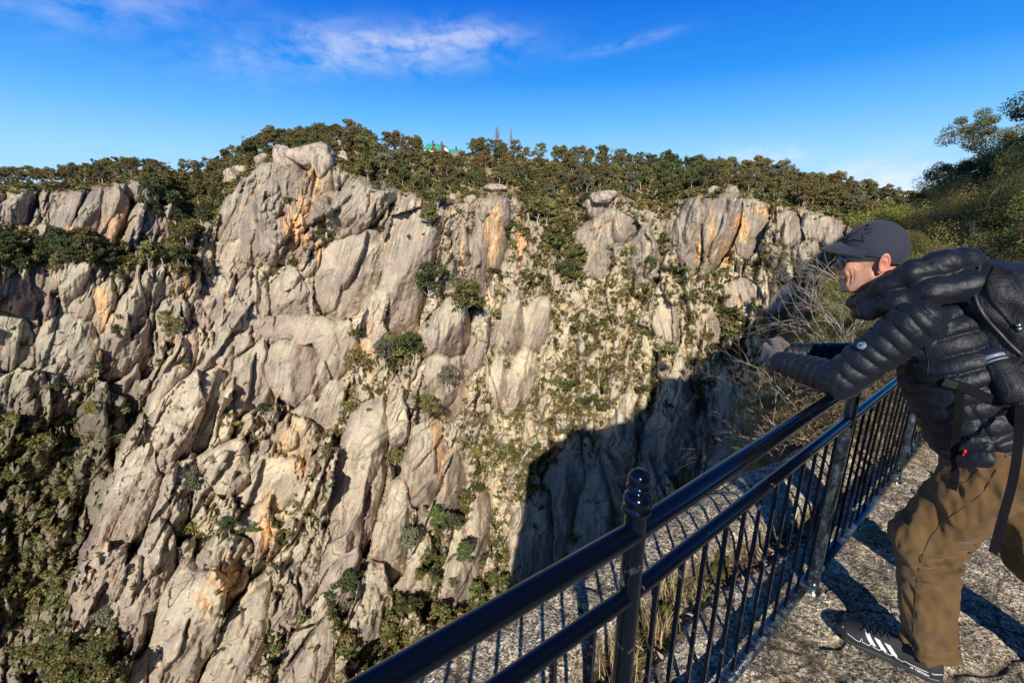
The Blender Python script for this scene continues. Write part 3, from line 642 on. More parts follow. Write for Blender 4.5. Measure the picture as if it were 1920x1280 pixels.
def tree_parts(seed, h=12.0, lean=.1, ncl=14, leaf=.5, nleaf=42, cw=4.2, bare=.42, k=5, r0=None, shape='umbrella', clr=1.45, sub=2):
    r = np.random.RandomState(seed); mb = MB(); cl = []
    top = np.array([r.normal(0, lean) * h, r.normal(0, lean) * h, h * .82])
    n = 7; ts = np.linspace(0, 1, n)[:, None]
    path = ts * top + np.array([[r.normal(0, .03) * h, r.normal(0, .03) * h, 0] for _ in range(n)]) * np.sin(ts * np.pi) ; path[0] = [0, 0, -.5]
    r0 = r0 or h * .025
    mb.tube(path, r0 * np.linspace(1, .35, n), k)
    nl = max(4, ncl // 2)
    for i in range(nl):
        t = bare + (1 - bare) * (i + r.uniform(0, .8)) / nl; t = min(t, .98)
        p = path[0] + (path[-1] - path[0]) * t; f = t * (n - 1); a = int(f); p = path[a] + (path[min(a + 1, n - 1)] - path[a]) * (f - a)
        az = i * 2.4 + r.normal(0, .4); L = cw * (r.uniform(.55, 1.0)) * (1 - .45 * max(0, (t - .7) / .3) if shape != 'cone' else 1.1 - t)
        e = np.array([math.cos(az) * L, math.sin(az) * L, L * r.uniform(.45, 1.25) if shape == 'umbrella' else L * .3])
        mid = p + e * .5 + np.array([0, 0, -.06 * L]) + r.normal(0, .05, 3) * L
        pts = np.array([p, (p + mid) / 2, mid, p + e]); mb.tube(pts, r0 * np.array([.45, .36, .26, .1]) * (1.1 - t * .5), 4, caps=False)
        cl.append(p + e)
        for _ in range(sub):
            q = p + e * r.uniform(.45, .8); w = r.normal(0, .38, 3) * L; w[2] = abs(w[2]) * .8 + .1 * L
            mb.tube(np.array([q, q + w * .5 + r.normal(0, .03, 3) * L, q + w]), r0 * np.array([.18, .12, .05]), 3, caps=False); cl.append(q + w)
    cl.append(path[-1] + [0, 0, h * .06])
    cl = np.array(cl); sz = clr * r.uniform(.55, 1.2, (len(cl), 1)) * np.array([[1, 1, .78]]) * h / 12
    lv = leaf_quads(r, cl, sz, nleaf, leaf)
    return mb, lv
def make_tree_mesh(seed, **kw):
    mb, (v, q, c) = tree_parts(seed, **kw)
    return mb.mesh('trunk', M_bark), mesh_np('crown', v, q, M_leaf, smooth=False, cols={'Col': c})
def shrub_mesh(seed, rad=1.0, n=9, leaf=.28, nleaf=26, tall=.75, mat=None):
    r = np.random.RandomState(seed)
    c = r.normal(0, .42, (n, 3)) * rad; c[:, 2] = np.abs(c[:, 2]) * tall + .25 * rad
    v, q, col = leaf_quads(r, c, rad * r.uniform(.35, .6, (n, 1)) * np.array([[1, 1, .8]]), nleaf, leaf * rad, up=.6)
    return mesh_np('shrub', v, q, mat or M_scrub, smooth=False, cols={'Col': col})
TREES = [make_tree_mesh(s_, h=12, lean=.06, ncl=ncl, cw=cw, leaf=.42, nleaf=nl, bare=ba, sub=3) for s_, ncl, cw, nl, ba in
         ((1, 20, 3.9, 70, .28), (2, 18, 3.2, 70, .34), (3, 22, 4.2, 64, .24), (4, 16, 2.9, 66, .38), (5, 22, 3.5, 74, .22), (6, 18, 3.9, 52, .3), (7, 24, 3.0, 74, .16), (8, 16, 3.6, 44, .26))]
SHRUBS = [shrub_mesh(20 + i, 1.0, n=8 + i % 4, nleaf=24) for i in range(6)]
LEAFC = {'bronze': (.225, .165, .065), 'olive': (.215, .195, .07), 'green': (.125, .155, .05), 'grey green': (.19, .20, .125), 'dark green': (.085, .10, .04)}
rt = random.Random(5)
NT = [0]
def put_tree(p, hgt, which, colour, label, group, name='gum_tree', rz=None):
    tm, cm = TREES[which]
    o = empty(name, Vector(p), label, 'tree', group); o.scale = (hgt / 12 * rt.uniform(.9, 1.2),) * 2 + (hgt / 12,); o.rotation_euler.z = rt.uniform(0, 6.28) if rz is None else rz
    t = link('trunk', tm, o); c = link('crown', cm, o)
    br = rt.uniform(.75, 1.25); c.color = tuple(x * br for x in LEAFC[colour]) + (1,); g = rt.uniform(.6, 1.15); t.color = (g, g, g, 1)
    NT[0] += 1; return o
# wooded plateau
REG = [(-60, 200, 'on the plateau above the low granite domes at the far left'), (200, 345, 'on the plateau above the flat granite bench left of the gully'), (345, 470, 'where the wooded gully meets the skyline left of the granite tower'),
       (470, 640, 'on the skyline behind the boulder capped granite tower'), (640, 790, 'between the granite tower and the green roofed building'), (790, 905, 'just below and beside the green roofed building'),
       (905, 1040, 'on the plateau under the two bare poplars'), (1040, 1200, 'on the plateau right of the bare poplars'), (1200, 1330, 'in the dark clump on the plateau right of centre'),
       (1330, 1460, 'above the orange stained right hand cliff face'), (1460, 1600, 'above the right end of the far cliff'), (1600, 1800, 'on the far slope above the man and his cap')]
def region(u):
    for a, b, t in REG:
        if a <= u < b: return t
    return REG[-1][2]
def colour_for(u):
    w = rt.random()
    if u < 480: return 'olive' if w < .5 else ('bronze' if w < .75 else 'dark green')
    if u < 1000: return 'bronze' if w < .5 else ('olive' if w < .8 else 'green')
    if u < 1200: return 'bronze' if w < .3 else ('olive' if w < .75 else 'grey green')
    if u < 1330: return 'green' if w < .55 else ('dark green' if w < .7 else 'olive')
    return 'bronze' if w < .35 else ('olive' if w < .8 else 'grey green')
def tall(u): return np.interp(u, [0, 200, 330, 480, 640, 760, 900, 1100, 1300, 1500, 1700], [8, 9, 7.5, 10, 10, 10, 10, 11, 12, 11.5, 10])
spots = []
for u in np.arange(-40, 1700, 23):                                        # skyline row
    spots.append((u + rt.uniform(-9, 9), 0.02, 1.0))
for row, st in ((.22, 29), (.5, 31), (.8, 33)):
    for u in np.arange(-30, 1740, st):
        cr_, ri_ = np.interp(u, CREST[:, 0], CREST[:, 1]), np.interp(u, RIM[:, 0], RIM[:, 1])
        if ri_ - cr_ < 26 and row > .3: continue
        if ri_ - cr_ < 12: continue
        spots.append((u + rt.uniform(-10, 10), row + rt.uniform(-.13, .13), 1.0))
for u in np.arange(350, 440, 14): spots.append((u, rt.uniform(.2, .9), .8))
for (u, f, k) in spots:
    if 640 < u < 700 and f > .5: continue
    if 797 < u < 872 and f < .12: continue
    cr_, ri_ = np.interp(u, CREST[:, 0], CREST[:, 1]), np.interp(u, RIM[:, 0], RIM[:, 1])
    v = cr_ + (ri_ - cr_) * f
    p, i, j = cliff_at(u, v)
    h = tall(u) * rt.uniform(.72, 1.18) * k
    if 300 < u < 345: h *= .7
    if 797 < u < 880 and f < .4: h *= .62
    c = colour_for(u)
    put_tree(p, h, rt.randrange(8), c, f'{c} eucalypt {region(u)}', 'eucalypts on the plateau rim')
print('plateau trees', NT[0])
# the rest of the wood on the plateau, too many to count, as one mass
STF = [tree_parts(60 + i, h=10, lean=.05, ncl=14, cw=3.0, leaf=.5, nleaf=26, bare=.25, sub=2, k=4) for i in range(5)]
WV, WQ, WC = [], [], []; TV, TQ = [], []; nw_ = nt_w = 0
STF = [(np.concatenate(m.v), np.concatenate(m.q), l) for m, l in STF]
for i in range(620):
    u = rt.uniform(-60, 1720); cr_, ri_ = np.interp(u, CREST[:, 0], CREST[:, 1]), np.interp(u, RIM[:, 0], RIM[:, 1]); f = rt.random() ** 1.9
    if ri_ - cr_ < 12 and f > .5: continue
    if 792 < u < 876 and f < .2: continue
    p = cliff_at(u, cr_ + (ri_ - cr_) * f)[0]; (tv, tq, (cv, cq, cc_)) = STF[i % 5]; h = tall(u) * rt.uniform(.55, 1.0) / 10; a = rt.uniform(0, 6.28); c_, s_ = math.cos(a), math.sin(a)
    Rm = np.array([[c_, s_, 0], [-s_, c_, 0], [0, 0, 1]]) * h
    WV.append(cv @ Rm + p); WQ.append(cq + nw_); nw_ += len(cv); WC.append(cc_ * np.array(LEAFC[colour_for(u)]) * rt.uniform(.75, 1.2))
    TV.append(tv @ Rm + p); TQ.append(tq + nt_w); nt_w += len(tv)
o = link('far_wood', mesh_np('wood', np.concatenate(WV), np.concatenate(WQ), M_leaf, smooth=False, cols={'Col': np.concatenate(WC)}), None, 'mass of smaller eucalypts filling the wood on the plateau', 'wood', None, 'stuff')
link('stems', mesh_np('stems', np.concatenate(TV), np.concatenate(TQ), M_bark), o)
# trees standing on the wall itself: u, v of the foot, height m, colour, label
WALLT = [(808, 578, 17, 'green', 'big round green eucalypt on the ledge left of the pointed slab'), (868, 600, 15, 'olive', 'thin eucalypt right of the big green tree at mid wall'), (845, 545, 9, 'green', 'small green eucalypt behind the pointed slab'),
 (748, 700, 15, 'olive', 'pale stemmed eucalypt at the centre of the mid wall clump'), (775, 690, 13, 'green', 'green eucalypt on the right of the mid wall clump'), (722, 695, 12, 'grey green', 'greyish eucalypt on the left of the mid wall clump'), (672, 715, 12, 'bronze', 'bronze eucalypt left of the mid wall clump'),
 (838, 735, 10, 'grey green', 'lone small eucalypt right below the mid wall clump'), (800, 790, 10, 'olive', 'low spreading eucalypt below the mid wall clump'), (1006, 432, 14, 'olive', 'tall eucalypt right of the blocky pillar near the rim'), (1024, 428, 12, 'olive', 'second eucalypt right of the blocky pillar near the rim'),
 (1055, 440, 8, 'bronze', 'small bronze tree above the reddish scree'), (955, 460, 10, 'dark green', 'dark tree in the cleft right of the blocky pillar'), (1081, 512, 12, 'olive', 'slim eucalypt below the rim cliffs right of centre'), (1057, 540, 11, 'green', 'rounded green eucalypt on the upper scree'),
 (1145, 505, 12, 'grey green', 'slim grey eucalypt under the overhang right of centre'), (1180, 500, 9, 'olive', 'small eucalypt under the overhang right of centre'), (1215, 520, 8, 'green', 'small green tree right of the slim grey eucalypt'), (605, 470, 8, 'dark green', 'dark tree at the foot of the granite tower'),
 (690, 340, 10, 'olive', 'bushy eucalypt beside the boulders on the tower top'), (810, 440, 11, 'olive', 'eucalypt hanging beside the dome below the building'), (820, 400, 10, 'olive', 'eucalypt above the dome below the building'), (640, 1150, 11, 'dark green', 'dark eucalypt low on the wall left of centre'), (660, 1120, 10, 'dark green', 'second dark eucalypt low on the wall left of centre'),
 (770, 1040, 10, 'grey green', 'grey eucalypt on the lower wall above the railing'), (868, 1060, 9, 'green', 'white stemmed small eucalypt on the lower wall above the railing'), (820, 1000, 10, 'green', 'leaning eucalypt on the lower wall'), (845, 1010, 9, 'dark green', 'dark eucalypt on the lower wall'), (740, 880, 8, 'olive', 'small eucalypt between two smooth slabs at the centre'),
 (725, 330, 9, 'grey green', 'grey eucalypt right of the boulder on the tower shoulder'), (370, 930, 8, 'grey green', 'small eucalypt in the slot of the lower left buttress'), (200, 1190, 9, 'grey green', 'grey eucalypt at the foot of the left buttress'), (430, 1010, 7, 'dark green', 'small dark tree above the orange scar'), (500, 790, 7, 'dark green', 'small dark tree over the pale rounded slab')]
for u, v, h, c, lab in WALLT:
    p, i, j = cliff_at(u, v); put_tree(p, h * 1.35, rt.randrange(8), c, lab, 'eucalypts standing on ledges of the far wall')
# wooded ledge and gullies on the left
def scatter_trees(n, poly, h0, h1, cols, lab, group):
    k = 0
    while k < n:
        a, b_, w, hh = poly[rt.randrange(len(poly))]
        u, v = rt.gauss(a, w), rt.gauss(b_, hh)
        if u < -60: continue
        p, i, j = cliff_at(u, v); c = rt.choice(cols)
        put_tree(p, rt.uniform(h0, h1), rt.randrange(8), c, f'{c} {lab}', group); k += 1
scatter_trees(34, [(40, 490, 50, 14), (150, 500, 40, 16), (240, 500, 40, 16), (330, 500, 34, 16)], 8, 13, ['dark green', 'olive', 'dark green'], 'eucalypt on the long wooded ledge across the left wall', 'trees on the left ledge')
scatter_trees(16, [(320, 400, 22, 26), (360, 440, 14, 20), (300, 380, 16, 12)], 8, 12, ['dark green', 'olive'], 'eucalypt in the wooded gully left of the granite tower', 'trees in the upper gully')
scatter_trees(16, [(200, 680, 22, 30), (60, 800, 60, 40), (130, 960, 50, 80), (60, 1200, 50, 40), (330, 640, 12, 14)], 6, 10, ['dark green', 'olive', 'grey green'], 'small eucalypt in the dark gully at the lower left', 'trees in the lower left gully')
print('all far trees', NT[0])
# shrubs on the wall: places picked by the scrub cover of the rock
rsh = np.random.RandomState(42)
prob = (VEG * .9 + .20 * sstep(600, 1000, UU) * ~smoothk + .06 * ~smoothk + .004) * topm * sstep(1760, 1500, UU) * (VV > rim[None] + 4) * sstep(1330, 1290, VV)
prob *= (1 + 1.2 * sstep(.3, .8, dens)) * (1 - .62 * LEFTMASK * sstep(640, 760, VV))
prob = prob * (UU[0, 1] - UU[0, 0]); cum = np.cumsum(prob.ravel() * 1.0); tot = cum[-1]
pick = np.searchsorted(cum, rsh.uniform(0, tot, 15000))
size = np.clip(rsh.lognormal(-.16, .48, 15000), .35, 3.0); order = np.argsort(-size)
SREG = [(0, 420, 480, 720, 'on the left wall below the wooded ledge'), (-200, 230, 720, 1400, 'in the dark gully at the lower left'), (-200, 420, 0, 480, 'among the domes of the upper left wall'), (200, 640, 900, 1400, 'on the lower left buttress'), (200, 640, 680, 900, 'on the middle of the left buttress'),
        (400, 760, 0, 480, 'beside the granite tower'), (400, 760, 480, 680, 'under the granite tower'), (640, 960, 900, 1400, 'on the lower wall above the near railing post'), (640, 960, 680, 900, 'between the smooth slabs at mid wall'), (760, 960, 0, 680, 'around the pointed slab below the building'),
        (960, 1200, 0, 560, 'on the reddish scree under the rim'), (960, 1200, 560, 760, 'on the middle of the pale scree'), (900, 1500, 760, 1400, 'in the shadowed foot of the wall'), (1200, 1400, 0, 560, 'under the orange stained right hand cliff'), (1200, 1500, 560, 760, 'on the broken wall left of the gloved hands'), (1400, 1800, 0, 760, 'on the ledges of the right end cliff')]
SC_ = [(.18, .155, .05), (.11, .125, .038), (.21, .16, .06), (.15, .165, .055), (.08, .09, .034)]
SN = ['olive', 'dark green', 'brownish', 'green', 'dark']
bv, bq, bc = [], [], []; nb_ = 0
small = [leaf_quads(np.random.RandomState(70 + i), np.random.RandomState(80 + i).normal(0, .35, (4, 3)) * [1, 1, .5] + [0, 0, .4], np.array([[.5, .5, .4]]), 9, .34, up=.6) for i in range(5)]
for rank, n_ in enumerate(order):
    i, j = divmod(int(pick[n_]), NU); p = PW[i, j] + [0, 0, -.15]; u = UU[i, j]; v = VV[i, j]; s = size[n_] * (1.35 if rank < 290 else 1.15)
    ci = rt.choices(range(5), (5, 3, 3, 2, 2) if v < 900 else (4, 4, 2, 3, 3))[0]
    if rank < 290:
        where = next((t for a, b_, c_, d_, t in SREG if a <= u < b_ and c_ <= v < d_), 'on a ledge of the far wall')
        o = link('shrub', SHRUBS[rank % 6], None, f'{SN[ci]} rounded shrub {where}', 'shrub', 'shrubs on the ledges of the far wall', None, Vector(p))
        o.scale = (s * rt.uniform(.8, 1.3), s, s * rt.uniform(.6, .95)); o.rotation_euler.z = rt.uniform(0, 6.28); g = rt.uniform(.7, 1.3); o.color = tuple(x * g for x in SC_[ci]) + (1,)
    else:
        V, Q, C_ = small[rank % 5]; a = rt.uniform(0, 6.28); ca_, sa_ = math.cos(a), math.sin(a)
        Vr = np.stack([V[:, 0] * ca_ - V[:, 1] * sa_, V[:, 0] * sa_ + V[:, 1] * ca_, V[:, 2]], -1) * s * (1.35 if u > 850 else 1.15) + p
        bv.append(Vr); bq.append(Q + nb_); bc.append(C_ * np.array(SC_[ci]) * rt.uniform(.7, 1.3)); nb_ += len(V)
me = mesh_np('scrub', np.concatenate(bv), np.concatenate(bq), M_scrub, smooth=False, cols={'Col': np.concatenate(bc)})
o = link('cliff_scrub', me, None, 'low scrub and heath growing in the cracks of the far granite wall', 'scrub', None, 'stuff'); o.color = (1, 1, 1, 1)
# plateau understorey
bv, bq, bc = [], [], []; nb_ = 0
pm = (1 - topm) * sstep(-5, 5, VV - crest[None]); cum = np.cumsum(pm.ravel()); pick = np.searchsorted(cum, rsh.uniform(0, cum[-1], 3000))
for n_, pk in enumerate(pick):
    i, j = divmod(int(pk), NU); p = PW[i, j]; V, Q, C_ = small[n_ % 5]; s = rt.uniform(1.4, 3.6); ci = rt.choices(range(5), (4, 2, 4, 2, 2))[0]
    bv.append(V * s * [1, 1, .9] + p); bq.append(Q + nb_); bc.append(C_ * np.array(SC_[ci]) * rt.uniform(.8, 1.3)); nb_ += len(V)
me = mesh_np('understorey', np.concatenate(bv), np.concatenate(bq), M_scrub, smooth=False, cols={'Col': np.concatenate(bc)})
o = link('plateau_undergrowth', me, None, 'dense olive undergrowth beneath the eucalypts on the plateau', 'undergrowth', None, 'stuff'); o.color = (1, 1, 1, 1)
# boulders on the rim
def boulder_mesh(seed, ax=(1, 1, .7), k=3.0):
    r = np.random.RandomState(seed); n = 44; th = np.linspace(0, 2 * np.pi, 2 * n, endpoint=False); ph = np.linspace(0, np.pi, n)
    P_, T_ = np.meshgrid(ph, th, indexing='ij'); d = np.stack([np.sin(P_) * np.cos(T_), np.sin(P_) * np.sin(T_), np.cos(P_)], -1)
    nm = r.normal(size=(13, 3)); nm /= np.linalg.norm(nm, axis=1)[:, None]; off = r.uniform(.72, 1.0, 13)
    pl = ((np.clip((d @ nm.T) / off, 0, 9)) ** 9).sum(-1) ** (1 / 9); rad = 1 / np.maximum(pl, .8)
    rad = rad * (1 + .05 * fbm(d[..., 0] * 2.3 + seed, d[..., 1] * 2.3, d[..., 2] * 2.3, 4))
    ck = np.abs(fbm(d[..., 0] * 1.1 + seed * 3.1, d[..., 1] * 1.1, d[..., 2] * 1.6, 2)); rad = rad * (1 - .10 * (1 - sstep(0, .05, ck)))
    v = d * rad[..., None] * np.array(ax); v = v.reshape(-1, 3); N2 = 2 * n
    i = np.arange(n - 1)[:, None] * N2; j = np.arange(N2)[None]; j2 = (j + 1) % N2
    q = np.stack([i + j, i + N2 + j, i + N2 + j2, i + j2], -1).reshape(-1, 4)
    st_ = sstep(.0, .4, fbm(v[:, 0] * 4, v[:, 1] * 4, v[:, 2] * .5, 3))[:, None]
    c = np.array([[.40, .345, .285]]) * (1 - .5 * st_); return mesh_np('boulder', v, q, M_cliff, cols={'Col': c})
BOULD = [(585, 292, 42, 19, 'broad flat boulder crowning the granite tower'), (532, 288, 20, 17, 'left hand split boulder crowning the granite tower'), (600, 300, 20, 17, 'front right boulder on the granite tower cap'), (545, 299, 17, 12, 'small front left boulder on the granite tower cap'), (636, 276, 10, 10, 'upright cube shaped boulder right of the tower cap'), (642, 294, 12, 9, 'round boulder below the upright one right of the tower cap'),
 (492, 296, 10, 9, 'little boulder at the left end of the tower cap'), (456, 318, 22, 6, 'flat slab boulder on the shoulder left of the tower'), (434, 330, 14, 10, 'block on the shoulder left of the tower'), (928, 350, 22, 9, 'rounded boulder balanced above the blocky pillar'), (1345, 356, 14, 8, 'boulder on the rim over the orange right hand face'), (1372, 357, 14, 6, 'flat boulder right of the rim boulder over the orange face'),
 (848, 368, 9, 7, 'small boulder on the rim left of the blocky pillar'), (128, 330, 12, 6, 'small boulder perched on the left domes'), (880, 372, 12, 8, 'boulder just left of the blocky pillar'), (1130, 366, 26, 9, 'long low boulder on the rim right of centre')]
for n_, (u, v, w, h, lab) in enumerate(BOULD):
    p, i, j = cliff_at(u, v + h * .8); d = np.linalg.norm(p - EYE); s = d / FPX * .95; r_ = ray(u, v); q = EYE + ray(u, v + h * .35) * ((p - EYE) @ FV - .5)
    o = link('granite_boulder', boulder_mesh(300 + n_), None, lab, 'boulder', 'boulders on the far rim', None, Vector(q)); o.scale = (w * s * .95, w * s * .7, h * s * 1.75); o.rotation_euler.z = rt.uniform(-.5, .5) + math.atan2(-r_[0], r_[1]); o.rotation_euler.y = rt.uniform(-.15, .15)
# two bare poplars and a thin one beyond the crest
M_pop, nt, b = mat_new('bare poplar twigs', .8, (.30, .19, .14))
def poplar(seed, h, w):
    r = np.random.RandomState(seed); mb = MB(); mb.tube([[0, 0, -1], [0, 0, h * .5], [0, 0, h]], [.16, .1, .03], 5)
    for i in range(110):
        z = h * r.uniform(.12, .93); a = r.uniform(0, 6.28); L = w * r.uniform(.5, 1) * math.sin(min(1, (1.02 - z / h) * 2.2) * 1.57)
        e = np.array([math.cos(a) * L, math.sin(a) * L, L * 2.2]); mb.tube([[0, 0, z], np.array([0, 0, z]) + e * [.7, .7, .5], np.array([0, 0, z]) + e], [.09, .07, .05], 3, caps=False)
    return mb.mesh('poplar', M_pop)
for u, vt, vb_, w, lab in ((932, 236, 300, 2.8, 'broader bare poplar standing above the plateau trees'), (958, 238, 300, 1.4, 'slim bare poplar right of the broader one')):
    p = at_y(u, vb_, np.array(345.)); top = at_y(u, vt, np.array(345.)); link('poplar_tree', poplar(int(u), top[2] - p[2], w), None, lab, 'tree', None, None, Vector(p))
print('plants', round(time.time() - T0, 1))
# ---------------------------------------------------------------- green roofed building on the skyline
M_groof, nt, b = mat_new('green sheet roof', .55, (.05, .30, .22)); w_ = nd(nt, 'ShaderNodeTexWave'); setin(w_, Scale=3.0)
nt.links.new(opos(nt), w_.inputs['Vector']); nt.links.new(mixc(nt, w_.outputs['Fac'], (.045, .27, .20), (.07, .36, .27)), b.inputs['Base Color'])
M_cream = mat_new('cream render', .8, (.72, .62, .40))[0]; M_redt = mat_new('dark red trim', .6, (.22, .04, .03))[0]; M_chim = mat_new('brown brick chimney', .9, (.13, .06, .045))[0]; M_pane = mat_new('dark window glass', .15, (.03, .035, .04))[0]; M_whi = mat_new('white frames', .6, (.75, .72, .65))[0]
cz = at_y(832, 310, np.array(325.)); bl = empty('chalet', Vector(cz), 'green roofed cream chalet with dark chimneys on the skyline', 'building')
BX = Vector((1, 0, 0))
def gable(mb, x0, x1, y0, y1, z0, z1, axis, over=.5):
    x0 -= over; x1 += over; y0 -= over; y1 += over
    if axis == 'x':
        m = (y0 + y1) / 2; h = min(3.0, (x1 - x0) * .2); v = [[x0, y0, z0], [x1, y0, z0], [x1, y1, z0], [x0, y1, z0], [x0 + h, m, z1], [x1 - h, m, z1]]
        mb.add(v, [[0, 1, 5, 4], [2, 3, 4, 5]], [[1, 2, 5], [3, 0, 4]])
    else:
        m = (x0 + x1) / 2; v = [[x0, y0, z0], [x1, y0, z0], [x1, y1, z0], [x0, y1, z0], [m, y0, z1], [m, y1, z1]]
        mb.add(v, [[0, 4, 5, 3], [4, 1, 2, 5]])
    mb.add(np.array(v)[:4] - [0, 0, .02], [[0, 3, 2, 1]])
w = MB(); w.box((-5, 9, 4.4), (8, 4, 6)); w.box((8, 8, 2.4), (5.5, 4, 5)); w.box((1.5, 3, 3.2), (2.6, 4, 5.2)); link('wall', w.mesh('wall', M_cream, False), bl)
rf = MB(); gable(rf, -13, 3, 5, 13, 10.4, 14.4, 'x'); gable(rf, 2.5, 13.5, 4, 12, 7.4, 11, 'x'); gable(rf, -1.1, 4.1, -1, 9, 8.4, 11.6, 'y'); ro = link('roof', rf.mesh('roof', M_groof, False), bl)
for x, y, z in ((-6.5, 6, 15.6), (-.8, 4.6, 14.8), (8.8, 7.0, 12.2)):
    c = MB(); c.box((x, y, z - 2.6), (.55, .45, 2.6)); c.box((x, y, z + .1), (.7, .6, .16)); link('chimney', c.mesh('chimney', M_chim, False), ro)
g = MB(); g.add([[-1.1, -1.02, 8.4], [4.1, -1.02, 8.4], [1.5, -1.02, 11.4]], None, [[0, 1, 2]]); link('gable_wall', g.mesh('gable', M_whi, False), bl)
g = MB(); g.tube([[-1.7, -1.56, 8.3], [1.5, -1.56, 11.75]], .17, 4); g.tube([[1.5, -1.56, 11.75], [4.7, -1.56, 8.3]], .17, 4); link('bargeboard', g.mesh('bargeboard', M_redt, False), bl)
for x, y, z in ((-10, 4.97, 8), (-7, 4.97, 8), (-4, 4.97, 8), (.4, -1.04, 6.6), (2.6, -1.04, 6.6), (6, 3.97, 5.4), (8.4, 3.97, 5.4), (11, 3.97, 5.4)):
    f = MB(); f.box((x, y, z), (.75, .06, 1.0)); wf = link('window', f.mesh('window', M_whi, False), bl); f = MB(); f.box((x, y - .07, z), (.6, .03, .82)); link('pane', f.mesh('pane', M_pane, False), wf)
bl.rotation_euler.z = R(8)
# ---------------------------------------------------------------- bushes, trees and dead branches on the near side
def hit_near(u, v, rmin=3.0):
    r_ = ray(u, v); r_ = r_ / np.hypot(r_[0], r_[1])
    for t in np.geomspace(rmin, 180, 400):
        p = EYE + r_ * t
        if p[2] < ground_z(p[0], p[1]): return p
    return None
def branches(mb, r, p, d, L, rad, depth, tips, kids=3, spread=.55, k=4, grav=0.0):
    n = 4; pts = [p]
    for i in range(n - 1):
        d = d + r.normal(0, .16, 3) + np.array([0, 0, grav]); d /= np.linalg.norm(d); pts.append(pts[-1] + d * L / (n - 1))
    mb.tube(np.array(pts), rad * np.linspace(1, .55, n), k if rad > .004 else 3, caps=False)
    if depth == 0: tips.append(pts[-1]); return
    for i in range(kids + (r.uniform() < .4)):
        f = r.uniform(.45, 1.0) if i else 1.0; q = pts[0] + (np.array(pts[-1]) - pts[0]) * f if f < 1 else pts[-1]
        q = pts[min(n - 1, int(round(f * (n - 1))))]
        dd = d + r.normal(0, spread, 3); dd /= np.linalg.norm(dd)
        branches(mb, r, q, dd, L * r.uniform(.6, .85), rad * .58, depth - 1, tips, kids, spread, k, grav)
def bush(seed, h=1.2, stems=6, depth=3, leaf=.03, nleaf=10, rad=.010, spread=.5, lean=(0, 0), wide=.7, cl=.09, kids=3, grav=0.0):
    r = np.random.RandomState(seed); mb = MB(); tips = []
    for s in range(stems):
        a = s * 6.283 / stems + r.normal(0, .4); d = np.array([math.cos(a) * wide + lean[0], math.sin(a) * wide + lean[1], 1.0]); d /= np.linalg.norm(d)
        branches(mb, r, np.array([0, 0, -.05 * h]), d, h * .36 * r.uniform(.8, 1.2), rad, depth, tips, kids, spread, grav=grav)
    st = mb.mesh('stems', M_twig); lf = None
    if nleaf:
        t = np.array(tips); v, q, c = leaf_quads(r, t, np.array([[cl, cl, cl * .8]]), nleaf, leaf, up=.5, elong=2.2)
        lf = mesh_np('foliage', v, q, M_leaf, smooth=False, cols={'Col': c})
    return st, lf
def put_bush(name, ms, p, s, rz, label, group=None, color=(.12, .12, .04), cat='shrub'):
    o = empty(name, Vector(p), label, cat, group); o.scale = (s, s, s); o.rotation_euler.z = rz
    link('stems', ms[0], o)
    if ms[1] is not None: l = link('foliage', ms[1], o); l.color = color + (1,)
    return o
gz = ground_z
rn = random.Random(9)
def polar(az, r, dz=0.0):
    x, y = r * math.sin(R(az)), r * math.cos(R(az)); return (x, y, gz(x, y) + dz)
DEAD = [bush(401, 1.7, 5, 4, 0, 0, .014, .30, (-.6, -.15), .5, kids=2), bush(402, 1.5, 5, 4, 0, 0, .012, .34, (-.8, 0), .5, kids=2), bush(403, 1.6, 5, 4, 0, 0, .012, .4, (-.2, 0), .9, kids=2)]
HEATH = [bush(410, 1.0, 8, 3, .0105, 34, .006, .5, wide=.9, cl=.07), bush(411, 1.1, 8, 3, .012, 34, .006, .45, wide=.7, cl=.08), bush(412, .9, 9, 3, .010, 22, .005, .6, wide=1.0, cl=.06)]
# bleached dead branches reaching out over the edge
for az, r, s, k, rz, dz, lab in ((35.5, 4.1, .66, 0, .2, -.1, 'bleached dead shrub reaching left over the drop beyond the railing'), (34.2, 4.6, .66, 1, -.2, -.35, 'lower bleached dead shrub beyond the railing'), (36.5, 6.4, .8, 0, .1, .3, 'tall grey dead shrub beyond the gloved hands'),
                             (38.0, 5.6, .8, 1, .5, .5, 'spiky bleached dead shrub under the chin of the man'), (39.5, 8.4, 1.1, 2, 1.0, .3, 'dark bare shrub rising left of the cap peak'), (38.6, 4.6, .55, 2, .0, .2, 'tangle of grey dead twigs behind the forearm'),
                             (34.0, 5.6, .7, 1, .3, -.3, 'pale dead shrub left of the gloved hands'), (33.2, 7.2, .8, 2, .9, -.3, 'grey dead shrub low in the shaded slope'), (36.8, 4.2, .8, 2, 2.0, 0, 'small grey dead shrub just above the top rail')):
    put_bush('dead_shrub', DEAD[k], polar(az, r, dz), s, rz, lab, 'dead shrubs beyond the railing')
